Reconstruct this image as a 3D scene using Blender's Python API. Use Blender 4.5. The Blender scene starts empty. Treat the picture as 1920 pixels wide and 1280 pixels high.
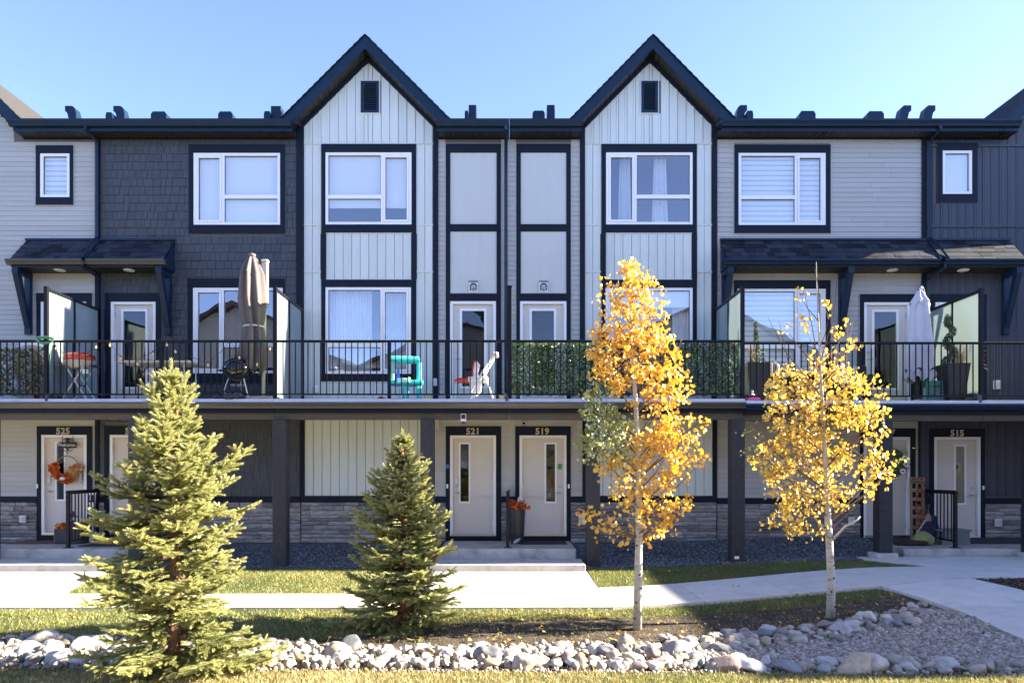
import bpy, bmesh, math, random
import numpy as np
from mathutils import Vector, Matrix, Euler

random.seed(7)
RNG = np.random.default_rng(11)
SC = bpy.context.scene
COL = SC.collection
R = math.radians

# ------------------------------------------------------------------ camera
CAM_D, CAM_Z, FPX, CX, CY = 15.0, 1.727, 1350.0, 955.0, 890.0
cd = bpy.data.cameras.new('camera')
cam = bpy.data.objects.new('camera', cd)
COL.objects.link(cam)
cam.location = (0, -CAM_D, CAM_Z)
cam.rotation_euler = (R(90), 0, 0)
cd.sensor_fit = 'HORIZONTAL'
cd.sensor_width = 36.0
cd.lens = FPX / 1920 * 36.0
cd.shift_x = (960 - CX) / 1920
cd.shift_y = (CY - 640) / 1920
cd.clip_start = 0.1
cd.clip_end = 3000
SC.camera = cam

# ------------------------------------------------------------------ sky, sun, exposure
SUN_EL, SUN_BACK = R(26.5), R(4.3)       # sun stands to the right, a little behind the row
sun_to = Vector((math.cos(SUN_EL) * math.cos(SUN_BACK), math.cos(SUN_EL) * math.sin(SUN_BACK), math.sin(SUN_EL)))
W = bpy.data.worlds.new('World')
SC.world = W
W.use_nodes = True
wn = W.node_tree
bg = wn.nodes['Background']
sky = wn.nodes.new('ShaderNodeTexSky')
sky.sky_type = 'NISHITA'
sky.sun_disc = False
sky.sun_elevation = SUN_EL
sky.sun_rotation = math.atan2(sun_to.x, sun_to.y)
sky.altitude = 700
sky.air_density = 0.33
sky.dust_density = 0.15
sky.ozone_density = 1.6
tint = wn.nodes.new('ShaderNodeMix')         # white balance of the picture: a little less green in the blue
tint.data_type = 'RGBA'
tint.blend_type = 'MULTIPLY'
tint.inputs['Factor'].default_value = 1.0
tint.inputs['B'].default_value = (1.08, 0.98, 1.0, 1)
wn.links.new(sky.outputs[0], tint.inputs['A'])
wn.links.new(tint.outputs['Result'], bg.inputs[0])
bg.inputs[1].default_value = 0.15
sl = bpy.data.lights.new('sun', 'SUN')
sl.energy = 5.0
sl.angle = R(0.5)
sl.color = (1.0, 0.87, 0.67)
so = bpy.data.objects.new('sun', sl)
COL.objects.link(so)
so.rotation_euler = sun_to.to_track_quat('Z', 'Y').to_euler()
vs = SC.view_settings
vs.view_transform = 'Standard'
vs.look = 'None'
vs.gamma = 1.0
vs.use_curve_mapping = False
vs.exposure = 2.85
SC.cycles.max_bounces = 8
SC.cycles.transparent_max_bounces = 16
SC.cycles.sample_clamp_indirect = 8.0

# ------------------------------------------------------------------ pixel <-> place
def PX(px, Y=0.0): return (px - CX) * (CAM_D + Y) / FPX
def PZ(py, Y=0.0): return CAM_Z + (CY - py) * (CAM_D + Y) / FPX

# ------------------------------------------------------------------ materials
def _n(nt, t, **kw):
    n = nt.nodes.new(t)
    for k, v in kw.items():
        setattr(n, k, v)
    return n

def mat(name, col, rough=0.6, vary=0.12, nscale=6.0, bump=0.0, bscale=60.0, orand=0.0, metal=0.0, spec=0.5,
        stretch=(1, 1, 1), dirt=0.0, dirtcol=(0.05, 0.04, 0.03), dscale=1.3, coat=0.0, hue=0.0):
    m = bpy.data.materials.new(name)
    m.use_nodes = True
    nt = m.node_tree
    b = nt.nodes['Principled BSDF']
    b.inputs['Roughness'].default_value = rough
    b.inputs['Metallic'].default_value = metal
    b.inputs['Specular IOR Level'].default_value = spec
    b.inputs['Coat Weight'].default_value = coat
    geo = _n(nt, 'ShaderNodeNewGeometry')
    mp = _n(nt, 'ShaderNodeMapping')
    mp.inputs['Scale'].default_value = stretch
    nt.links.new(geo.outputs['Position'], mp.inputs[0])
    no = _n(nt, 'ShaderNodeTexNoise')
    no.inputs['Scale'].default_value = nscale
    no.inputs['Detail'].default_value = 6
    no.inputs['Roughness'].default_value = 0.65
    nt.links.new(mp.outputs[0], no.inputs['Vector'])
    mr = _n(nt, 'ShaderNodeMapRange')
    mr.inputs['From Min'].default_value = 0.25
    mr.inputs['From Max'].default_value = 0.75
    mr.inputs['To Min'].default_value = 1 - vary
    mr.inputs['To Max'].default_value = 1 + vary
    nt.links.new(no.outputs['Fac'], mr.inputs['Value'])
    hsv = _n(nt, 'ShaderNodeHueSaturation')
    hsv.inputs['Color'].default_value = (*col, 1)
    val = mr.outputs[0]
    if orand > 0 or hue > 0:
        oi = _n(nt, 'ShaderNodeObjectInfo')
        m2 = _n(nt, 'ShaderNodeMapRange')
        m2.inputs['To Min'].default_value = 1 - orand
        m2.inputs['To Max'].default_value = 1 + orand
        nt.links.new(oi.outputs['Random'], m2.inputs['Value'])
        mu = _n(nt, 'ShaderNodeMath', operation='MULTIPLY')
        nt.links.new(val, mu.inputs[0])
        nt.links.new(m2.outputs[0], mu.inputs[1])
        val = mu.outputs[0]
        if hue > 0:
            wn_ = _n(nt, 'ShaderNodeMath', operation='MULTIPLY')
            wn_.inputs[1].default_value = 17.31
            nt.links.new(oi.outputs['Random'], wn_.inputs[0])
            fr = _n(nt, 'ShaderNodeMath', operation='FRACT')
            nt.links.new(wn_.outputs[0], fr.inputs[0])
            m3 = _n(nt, 'ShaderNodeMapRange')
            m3.inputs['To Min'].default_value = 0.0
            m3.inputs['To Max'].default_value = 1.0 + hue
            nt.links.new(fr.outputs[0], m3.inputs['Value'])
            nt.links.new(m3.outputs[0], hsv.inputs['Saturation'])
    nt.links.new(val, hsv.inputs['Value'])
    out = hsv.outputs[0]
    if dirt > 0:
        n2 = _n(nt, 'ShaderNodeTexNoise')
        n2.inputs['Scale'].default_value = dscale
        n2.inputs['Detail'].default_value = 8
        n2.inputs['Roughness'].default_value = 0.7
        nt.links.new(mp.outputs[0], n2.inputs['Vector'])
        r2 = _n(nt, 'ShaderNodeMapRange')
        r2.inputs['From Min'].default_value = 0.5
        r2.inputs['From Max'].default_value = 0.72
        r2.inputs['To Max'].default_value = dirt
        nt.links.new(n2.outputs['Fac'], r2.inputs['Value'])
        mx = _n(nt, 'ShaderNodeMix', data_type='RGBA')
        nt.links.new(r2.outputs[0], mx.inputs['Factor'])
        nt.links.new(out, mx.inputs['A'])
        mx.inputs['B'].default_value = (*dirtcol, 1)
        out = mx.outputs['Result']
    nt.links.new(out, b.inputs['Base Color'])
    if bump > 0:
        nb = _n(nt, 'ShaderNodeTexNoise')
        nb.inputs['Scale'].default_value = bscale
        nb.inputs['Detail'].default_value = 4
        nt.links.new(mp.outputs[0], nb.inputs['Vector'])
        bp = _n(nt, 'ShaderNodeBump')
        bp.inputs['Strength'].default_value = bump
        bp.inputs['Distance'].default_value = 0.01
        nt.links.new(nb.outputs['Fac'], bp.inputs['Height'])
        nt.links.new(bp.outputs[0], b.inputs['Normal'])
    m.diffuse_color = (*col, 1)
    return m

def leaf_mat(name, stops, trans=0.45, rough=0.5, gloss=0.06):
    """foliage: colour ramp over a per-leaf 'tone' attribute, diffuse + translucent + a little gloss"""
    m = bpy.data.materials.new(name)
    m.use_nodes = True
    nt = m.node_tree
    nt.nodes.clear()
    o = _n(nt, 'ShaderNodeOutputMaterial')
    at = _n(nt, 'ShaderNodeAttribute', attribute_name='tone')
    cr = _n(nt, 'ShaderNodeValToRGB')
    el = cr.color_ramp.elements
    while len(el) < len(stops):
        el.new(0.5)
    for e, (p, c) in zip(el, stops):
        e.position = p
        e.color = (*c, 1)
    nt.links.new(at.outputs['Fac'], cr.inputs[0])
    d = _n(nt, 'ShaderNodeBsdfDiffuse')
    t = _n(nt, 'ShaderNodeBsdfTranslucent')
    g = _n(nt, 'ShaderNodeBsdfGlossy')
    g.inputs['Roughness'].default_value = rough
    g.inputs['Color'].default_value = (1, 1, 1, 1)
    nt.links.new(cr.outputs[0], d.inputs[0])
    nt.links.new(cr.outputs[0], t.inputs[0])
    a = _n(nt, 'ShaderNodeMixShader')
    a.inputs[0].default_value = trans
    nt.links.new(d.outputs[0], a.inputs[1])
    nt.links.new(t.outputs[0], a.inputs[2])
    b = _n(nt, 'ShaderNodeMixShader')
    b.inputs[0].default_value = gloss
    nt.links.new(a.outputs[0], b.inputs[1])
    nt.links.new(g.outputs[0], b.inputs[2])
    nt.links.new(b.outputs[0], o.inputs[0])
    return m

def glass_mat(name, tint=(0.8, 0.86, 0.88), f0=1.7, rough=0.0, wav=0.0):
    m = bpy.data.materials.new(name)
    m.use_nodes = True
    nt = m.node_tree
    nt.nodes.clear()
    o = _n(nt, 'ShaderNodeOutputMaterial')
    t = _n(nt, 'ShaderNodeBsdfTransparent')
    t.inputs[0].default_value = (*tint, 1)
    g = _n(nt, 'ShaderNodeBsdfGlossy')
    g.inputs['Roughness'].default_value = rough
    fr = _n(nt, 'ShaderNodeFresnel')
    fr.inputs['IOR'].default_value = f0
    mx = _n(nt, 'ShaderNodeMixShader')
    gb = _n(nt, 'ShaderNodeNewGeometry')
    inv = _n(nt, 'ShaderNodeMath', operation='SUBTRACT')
    inv.inputs[0].default_value = 1.0
    nt.links.new(gb.outputs['Backfacing'], inv.inputs[1])
    ml = _n(nt, 'ShaderNodeMath', operation='MULTIPLY')
    nt.links.new(fr.outputs[0], ml.inputs[0])
    nt.links.new(inv.outputs[0], ml.inputs[1])
    nt.links.new(ml.outputs[0], mx.inputs[0])       # the far face of a pane adds no second mirror
    nt.links.new(t.outputs[0], mx.inputs[1])
    nt.links.new(g.outputs[0], mx.inputs[2])
    if wav > 0:
        geo = _n(nt, 'ShaderNodeNewGeometry')
        no = _n(nt, 'ShaderNodeTexNoise')
        no.inputs['Scale'].default_value = 1.1
        no.inputs['Detail'].default_value = 1
        nt.links.new(geo.outputs['Position'], no.inputs['Vector'])
        bp = _n(nt, 'ShaderNodeBump')
        bp.inputs['Strength'].default_value = wav
        bp.inputs['Distance'].default_value = 0.02
        nt.links.new(no.outputs['Fac'], bp.inputs['Height'])
        nt.links.new(bp.outputs[0], g.inputs['Normal'])
    nt.links.new(mx.outputs[0], o.inputs[0])
    return m

def frost_mat(name):
    m = bpy.data.materials.new(name)
    m.use_nodes = True
    nt = m.node_tree
    nt.nodes.clear()
    o = _n(nt, 'ShaderNodeOutputMaterial')
    t = _n(nt, 'ShaderNodeBsdfTranslucent')
    t.inputs[0].default_value = (0.40, 0.47, 0.46, 1)
    d = _n(nt, 'ShaderNodeBsdfDiffuse')
    d.inputs[0].default_value = (0.46, 0.57, 0.60, 1)
    tr = _n(nt, 'ShaderNodeBsdfTransparent')
    tr.inputs[0].default_value = (0.75, 0.83, 0.82, 1)
    g = _n(nt, 'ShaderNodeBsdfGlossy')
    g.inputs['Roughness'].default_value = 0.08
    a = _n(nt, 'ShaderNodeMixShader'); a.inputs[0].default_value = 0.45
    nt.links.new(d.outputs[0], a.inputs[1]); nt.links.new(t.outputs[0], a.inputs[2])
    b = _n(nt, 'ShaderNodeMixShader'); b.inputs[0].default_value = 0.30
    nt.links.new(a.outputs[0], b.inputs[1]); nt.links.new(tr.outputs[0], b.inputs[2])
    c = _n(nt, 'ShaderNodeMixShader')
    fr = _n(nt, 'ShaderNodeFresnel'); fr.inputs['IOR'].default_value = 1.45
    nt.links.new(fr.outputs[0], c.inputs[0])
    nt.links.new(b.outputs[0], c.inputs[1]); nt.links.new(g.outputs[0], c.inputs[2])
    nt.links.new(c.outputs[0], o.inputs[0])
    return m

def ground_mat(name, stops, scale=2.0, bump=0.6, bscale=40, rough=0.95, detail=8):
    m = bpy.data.materials.new(name)
    m.use_nodes = True
    nt = m.node_tree
    b = nt.nodes['Principled BSDF']
    b.inputs['Roughness'].default_value = rough
    b.inputs['Specular IOR Level'].default_value = 0.2
    geo = _n(nt, 'ShaderNodeNewGeometry')
    no = _n(nt, 'ShaderNodeTexNoise')
    no.inputs['Scale'].default_value = scale
    no.inputs['Detail'].default_value = detail
    no.inputs['Roughness'].default_value = 0.7
    nt.links.new(geo.outputs['Position'], no.inputs['Vector'])
    cr = _n(nt, 'ShaderNodeValToRGB')
    el = cr.color_ramp.elements
    while len(el) < len(stops):
        el.new(0.5)
    for e, (p, c) in zip(el, stops):
        e.position = p
        e.color = (*c, 1)
    nt.links.new(no.outputs['Fac'], cr.inputs[0])
    nt.links.new(cr.outputs[0], b.inputs['Base Color'])
    nb = _n(nt, 'ShaderNodeTexNoise')
    nb.inputs['Scale'].default_value = bscale
    nb.inputs['Detail'].default_value = 5
    nt.links.new(geo.outputs['Position'], nb.inputs['Vector'])
    bp = _n(nt, 'ShaderNodeBump')
    bp.inputs['Strength'].default_value = bump
    bp.inputs['Distance'].default_value = 0.02
    nt.links.new(nb.outputs['Fac'], bp.inputs['Height'])
    nt.links.new(bp.outputs[0], b.inputs['Normal'])
    return m

def soffit_mat(name, col):
    m = mat(name, col, rough=0.5, vary=0.1)
    nt = m.node_tree
    b = nt.nodes['Principled BSDF']
    geo = _n(nt, 'ShaderNodeNewGeometry')
    wv = _n(nt, 'ShaderNodeTexWave')
    wv.inputs['Scale'].default_value = 3.2
    nt.links.new(geo.outputs['Position'], wv.inputs['Vector'])
    bp = _n(nt, 'ShaderNodeBump')
    bp.inputs['Strength'].default_value = 0.8
    bp.inputs['Distance'].default_value = 0.02
    nt.links.new(wv.outputs['Fac'], bp.inputs['Height'])
    nt.links.new(bp.outputs[0], b.inputs['Normal'])
    return m

M = dict(
    lap=mat('taupe_siding', (0.395, 0.395, 0.375), 0.55, 0.05, 8, 0.12, 30, orand=0.05, stretch=(0.3, 1, 4)),
    batten=mat('pale_siding', (0.58, 0.63, 0.60), 0.5, 0.05, 5, 0.08, 40, orand=0.04, stretch=(7, 1, 0.5), dirt=0.12, dirtcol=(0.3, 0.3, 0.3), dscale=1.6),
    dbatten=mat('charcoal_siding', (0.034, 0.041, 0.058), 0.5, 0.06, 5, 0.08, 40, orand=0.05, stretch=(4, 1, 0.3)),
    shake=mat('charcoal_shake', (0.044, 0.051, 0.058), 0.6, 0.10, 10, 0.5, 60, orand=0.13, stretch=(3, 1, 0.4)),
    trim=mat('black_trim', (0.008, 0.013, 0.024), 0.55, 0.15, 8, 0.15, 50, spec=0.14, stretch=(1, 1, 0.3)),  # black boards; some of the sky's blue is put into the colour
    fascia=mat('black_fascia', (0.006, 0.020, 0.044), 0.32, 0.15, 6, 0.05, 50, spec=0.25),  # black in itself; the blue sky reflection is painted into the base colour
    wood=mat('dark_brown_wood', (0.062, 0.047, 0.028), 0.55, 0.25, 12, 0.4, 50, stretch=(0.3, 3, 3)),
    post=mat('charcoal_post', (0.018, 0.017, 0.019), 0.65, 0.15, 10, 0.4, 80, dirt=0.25, dirtcol=(0.12, 0.10, 0.08), dscale=9),
    soffit=soffit_mat('black_soffit', (0.018, 0.016, 0.016)),
    panel=mat('grey_panel', (0.50, 0.52, 0.495), 0.5, 0.03, 2, 0.05, 80, stretch=(5, 1, .5), dirt=0.12, dirtcol=(0.3, 0.3, 0.3), dscale=1.4),
    white=mat('white_vinyl', (0.80, 0.80, 0.79), 0.35, 0.03, 5),
    door=mat('beige_door', (0.60, 0.555, 0.50), 0.45, 0.03, 3, 0.06, 90),
    stone=mat('ledge_stone', (0.27, 0.245, 0.225), 0.85, 0.5, 14, 1.0, 45, orand=0.38, hue=0.3, stretch=(0.6, 1, 2.5)),
    mortar=mat('dark_mortar', (0.045, 0.042, 0.04), 0.95, 0.3, 20),
    body=mat('house_wrap', (0.12, 0.115, 0.11), 0.8, 0.05, 3),
    rail=mat('black_rail', (0.008, 0.008, 0.010), 0.4, 0.1, 20, spec=0.2),
    roof=mat('asphalt_shingle', (0.026, 0.031, 0.042), 0.9, 0.35, 30, 0.9, 160, orand=0.6, spec=0.15),
    roofgrey=mat('grey_shingle', (0.030, 0.030, 0.031), 0.95, 0.3, 18, 0.8, 120),
    flash=mat('deck_flashing', (0.55, 0.56, 0.57), 0.45, 0.06, 4, dirt=0.35, dirtcol=(0.2, 0.2, 0.2), dscale=2.5),
    gut=mat('bronze_gutter', (0.055, 0.050, 0.043), 0.35, 0.15, 5),
    deck=mat('deck_membrane', (0.38, 0.38, 0.37), 0.7, 0.1, 4),
    conc=mat('concrete', (0.55, 0.52, 0.47), 0.85, 0.10, 3.5, 0.35, 90, orand=0.07, dirt=0.42, dirtcol=(0.26, 0.25, 0.225), dscale=2.2),
    concd=mat('stained_concrete', (0.42, 0.40, 0.365), 0.9, 0.18, 5, 0.5, 70, dirt=0.75, dirtcol=(0.14, 0.135, 0.12), dscale=3.4),
    steel=mat('brushed_metal', (0.55, 0.55, 0.54), 0.28, 0.05, 20, metal=1.0),
    chrome=mat('pale_metal_tube', (0.62, 0.60, 0.56), 0.35, 0.05, 20, metal=0.6),
    blind=mat('roller_blind', (0.86, 0.87, 0.87), 0.8, 0.02, 3),
    sheer=mat('white_curtain', (0.8, 0.8, 0.8), 0.85, 0.04, 6),
    plum=mat('plum_curtain', (0.085, 0.018, 0.035), 0.85, 0.25, 6),
    dark=mat('dark_interior', (0.035, 0.033, 0.032), 0.9, 0.05, 3),
    blackp=mat('black_plastic', (0.012, 0.012, 0.013), 0.38, 0.1, 10),
    black_enamel=mat('black_enamel', (0.008, 0.008, 0.009), 0.12, 0.1, 10, coat=0.6),
    charcoalp=mat('charcoal_planter', (0.028, 0.029, 0.034), 0.42, 0.1, 6),
    red=mat('red_paint', (0.62, 0.035, 0.018), 0.35, 0.06, 8),
    orange=mat('orange_red_enamel', (0.68, 0.065, 0.02), 0.25, 0.06, 8, coat=0.4),
    teal=mat('turquoise_plastic', (0.03, 0.52, 0.55), 0.38, 0.04, 8),
    teal2=mat('pale_turquoise_plastic', (0.30, 0.70, 0.70), 0.38, 0.04, 8),
    green=mat('green_plastic', (0.04, 0.22, 0.16), 0.45, 0.08, 8),
    blue=mat('blue_plastic', (0.02, 0.10, 0.42), 0.35, 0.05, 8),
    yellow=mat('yellow_plastic', (0.72, 0.50, 0.04), 0.4, 0.05, 8),
    pink=mat('pink_plastic', (0.72, 0.10, 0.22), 0.4, 0.05, 8),
    brown_fab=mat('brown_fabric', (0.125, 0.105, 0.10), 0.9, 0.08, 10, 0.2, 200),
    lav_fab=mat('lavender_fabric', (0.50, 0.50, 0.55), 0.9, 0.05, 10, 0.2, 200),
    cream=mat('cream_metal', (0.48, 0.44, 0.37), 0.4, 0.06, 8),
    tabletop=mat('speckled_tabletop', (0.55, 0.50, 0.43), 0.5, 0.08, 40),
    bulb=mat('amber_bulb', (0.70, 0.45, 0.14), 0.15, 0.05, 10),
    cord=mat('black_cord', (0.02, 0.022, 0.02), 0.6, 0.05, 10),
    gcord=mat('green_cord', (0.06, 0.20, 0.13), 0.5, 0.1, 10),
    wcord=mat('white_cord', (0.65, 0.70, 0.66), 0.5, 0.05, 10),
    straw=mat('dry_straw', (0.48, 0.32, 0.19), 0.9, 0.3, 25),
    twig=mat('aspen_twig', (0.16, 0.10, 0.075), 0.8, 0.2, 20),
    abark=mat('aspen_bark', (0.47, 0.44, 0.36), 0.75, 0.15, 9, 0.35, 60, dirt=0.8, dirtcol=(0.10, 0.08, 0.06), dscale=7, stretch=(1, 1, 2.2)),
    knot=mat('aspen_knot', (0.02, 0.016, 0.013), 0.9, 0.2, 30),
    sbark=mat('spruce_bark', (0.16, 0.085, 0.05), 0.9, 0.3, 20, 0.6, 60),
    rock=mat('river_rock', (0.33, 0.275, 0.21), 0.8, 0.35, 14, 0.7, 35, orand=0.32, hue=0.5, dirt=0.4, dirtcol=(0.42, 0.40, 0.37), dscale=5),
    rockw=mat('pale_river_rock', (0.41, 0.365, 0.30), 0.8, 0.28, 14, 0.7, 35, orand=0.18, hue=0.2, dirt=0.35, dirtcol=(0.26, 0.23, 0.20), dscale=6),
    rockd=mat('slate_river_rock', (0.17, 0.175, 0.185), 0.75, 0.25, 9, 0.4, 30, orand=0.25, dirt=0.4, dirtcol=(0.28, 0.28, 0.28), dscale=6),
    rockr=mat('reddish_river_rock', (0.23, 0.175, 0.15), 0.8, 0.22, 9, 0.4, 30, orand=0.2),
    matb=mat('brown_coir', (0.12, 0.065, 0.035), 0.95, 0.3, 40, 0.6, 120),
    matk=mat('black_rubber', (0.02, 0.021, 0.024), 0.85, 0.3, 40, 0.6, 90),
    pine=mat('weathered_pine', (0.30, 0.185, 0.11), 0.7, 0.25, 12, 0.3, 60, stretch=(3, 3, 0.5)),
    letter=mat('dark_lettering', (0.03, 0.018, 0.012), 0.8, 0.1, 20),
    number=mat('brushed_number', (0.50, 0.46, 0.38), 0.35, 0.05, 20, metal=0.5),
    chalk=mat('white_lettering', (0.75, 0.74, 0.70), 0.8, 0.05, 20),
    board=mat('black_board', (0.015, 0.014, 0.014), 0.7, 0.1, 20),
    jacket=mat('yellow_green_cloth', (0.25, 0.27, 0.10), 0.9, 0.15, 8, 0.4, 60),
    navy=mat('dark_blue_cloth', (0.018, 0.03, 0.06), 0.9, 0.2, 8, 0.4, 60),
    fur=mat('dark_brown_bundle', (0.035, 0.022, 0.016), 0.95, 0.5, 25, 0.8, 70),
    greybox=mat('grey_plastic_step', (0.17, 0.19, 0.185), 0.6, 0.06, 8),
    glass=glass_mat('window_glass', (0.95, 0.97, 0.98), 3.5, 0.0, 0.25),
    dglass=glass_mat('door_glass', (0.62, 0.72, 0.72), 1.9, 0.01, 0.7),
    frost=frost_mat('frosted_glass'),
    bag=mat('black_bag', (0.010, 0.010, 0.011), 0.22, 0.1, 10),
    pur=mat('purple_felt', (0.10, 0.035, 0.20), 0.9, 0.1, 10),
    skin=mat('doll_fabric', (0.60, 0.42, 0.30), 0.9, 0.1, 10),
    oflow=mat('orange_petals', (0.70, 0.20, 0.015), 0.7, 0.25, 60),
    cushion=mat('pale_cushion', (0.50, 0.49, 0.47), 0.9, 0.06, 10, 0.2, 120),
    wicker=mat('dark_wicker', (0.02, 0.018, 0.018), 0.6, 0.3, 60, 0.8, 120),
    turf=mat('bright_turf', (0.17, 0.26, 0.03), 0.95, 0.3, 60, 0.8, 120),
    camw=mat('white_plastic', (0.62, 0.62, 0.60), 0.4, 0.04, 10),
    bluesign=mat('blue_sticker', (0.03, 0.16, 0.36), 0.5, 0.04, 10),
    greensign=mat('green_sticker', (0.05, 0.30, 0.07), 0.5, 0.04, 10),
    porch=mat('pale_bounce_soffit', (0.80, 0.74, 0.62), 0.6, 0.04, 4),  # hidden deck underside, made pale and warm to bounce light
    farwall=mat('opposite_siding', (0.42, 0.40, 0.37), 0.7, 0.05, 3),
    farroof=mat('opposite_roof', (0.04, 0.04, 0.045), 0.9, 0.2, 10),
)
LEAF = dict(
    aspen=leaf_mat('aspen_gold_leaf', [(0.0, (0.50, 0.20, 0.010)), (0.25, (0.68, 0.35, 0.014)), (0.65, (0.78, 0.50, 0.03)), (1.0, (0.86, 0.66, 0.16))], 0.45, 0.35, 0.10),
    aspen2=leaf_mat('aspen_lemon_leaf', [(0.0, (0.38, 0.21, 0.04)), (0.3, (0.60, 0.38, 0.035)), (0.7, (0.72, 0.52, 0.05)), (1.0, (0.68, 0.58, 0.12))], 0.45, 0.35, 0.10),
    aspeng=leaf_mat('aspen_green_leaf', [(0.0, (0.12, 0.17, 0.03)), (0.6, (0.26, 0.30, 0.06)), (1.0, (0.62, 0.62, 0.30))], 0.45, 0.35, 0.10),
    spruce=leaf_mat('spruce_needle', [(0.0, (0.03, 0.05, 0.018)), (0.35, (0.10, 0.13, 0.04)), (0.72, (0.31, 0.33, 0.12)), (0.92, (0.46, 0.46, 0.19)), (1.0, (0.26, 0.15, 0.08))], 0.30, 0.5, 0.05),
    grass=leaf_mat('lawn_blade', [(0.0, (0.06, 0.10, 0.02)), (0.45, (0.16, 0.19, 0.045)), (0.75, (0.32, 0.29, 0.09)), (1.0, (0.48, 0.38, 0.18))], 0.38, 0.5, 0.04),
    dry=leaf_mat('dry_blade', [(0.0, (0.12, 0.15, 0.04)), (0.35, (0.30, 0.27, 0.10)), (1.0, (0.52, 0.41, 0.24))], 0.35, 0.5, 0.03),
    ivy=leaf_mat('ivy_leaf', [(0.0, (0.012, 0.045, 0.012)), (0.5, (0.075, 0.19, 0.04)), (1.0, (0.40, 0.56, 0.13))], 0.45, 0.3, 0.10),
    ivymix=leaf_mat('mixed_ivy_leaf', [(0.0, (0.02, 0.04, 0.02)), (0.5, (0.07, 0.10, 0.04)), (0.8, (0.25, 0.22, 0.10)), (0.93, (0.42, 0.40, 0.22)), (1.0, (0.45, 0.07, 0.02))], 0.2, 0.4, 0.08),
    topi=leaf_mat('topiary_leaf', [(0.0, (0.02, 0.045, 0.02)), (0.6, (0.05, 0.10, 0.045)), (1.0, (0.20, 0.25, 0.13))], 0.15, 0.4, 0.08),
    autumn=leaf_mat('autumn_decor', [(0.0, (0.30, 0.03, 0.01)), (0.45, (0.66, 0.13, 0.015)), (0.75, (0.72, 0.28, 0.02)), (1.0, (0.55, 0.38, 0.20))], 0.25, 0.5, 0.04),
    gravel=leaf_mat('blue_gravel', [(0.0, (0.05, 0.058, 0.07)), (0.6, (0.11, 0.125, 0.145)), (1.0, (0.28, 0.30, 0.33))], 0.0, 0.6, 0.05),
    pea=leaf_mat('pea_gravel', [(0.0, (0.15, 0.125, 0.105)), (0.5, (0.32, 0.28, 0.235)), (1.0, (0.54, 0.50, 0.44))], 0.0, 0.6, 0.04),
    mulch=leaf_mat('bark_mulch', [(0.0, (0.035, 0.022, 0.016)), (0.7, (0.10, 0.065, 0.045)), (1.0, (0.22, 0.16, 0.11))], 0.0, 0.6, 0.03),
    litter=leaf_mat('fallen_leaf', [(0.0, (0.35, 0.14, 0.03)), (1.0, (0.62, 0.40, 0.10))], 0.2, 0.5, 0.04),
)

# ------------------------------------------------------------------ geometry helpers
WL = {}          # world location of every object made here (rotation-free build space)

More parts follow.
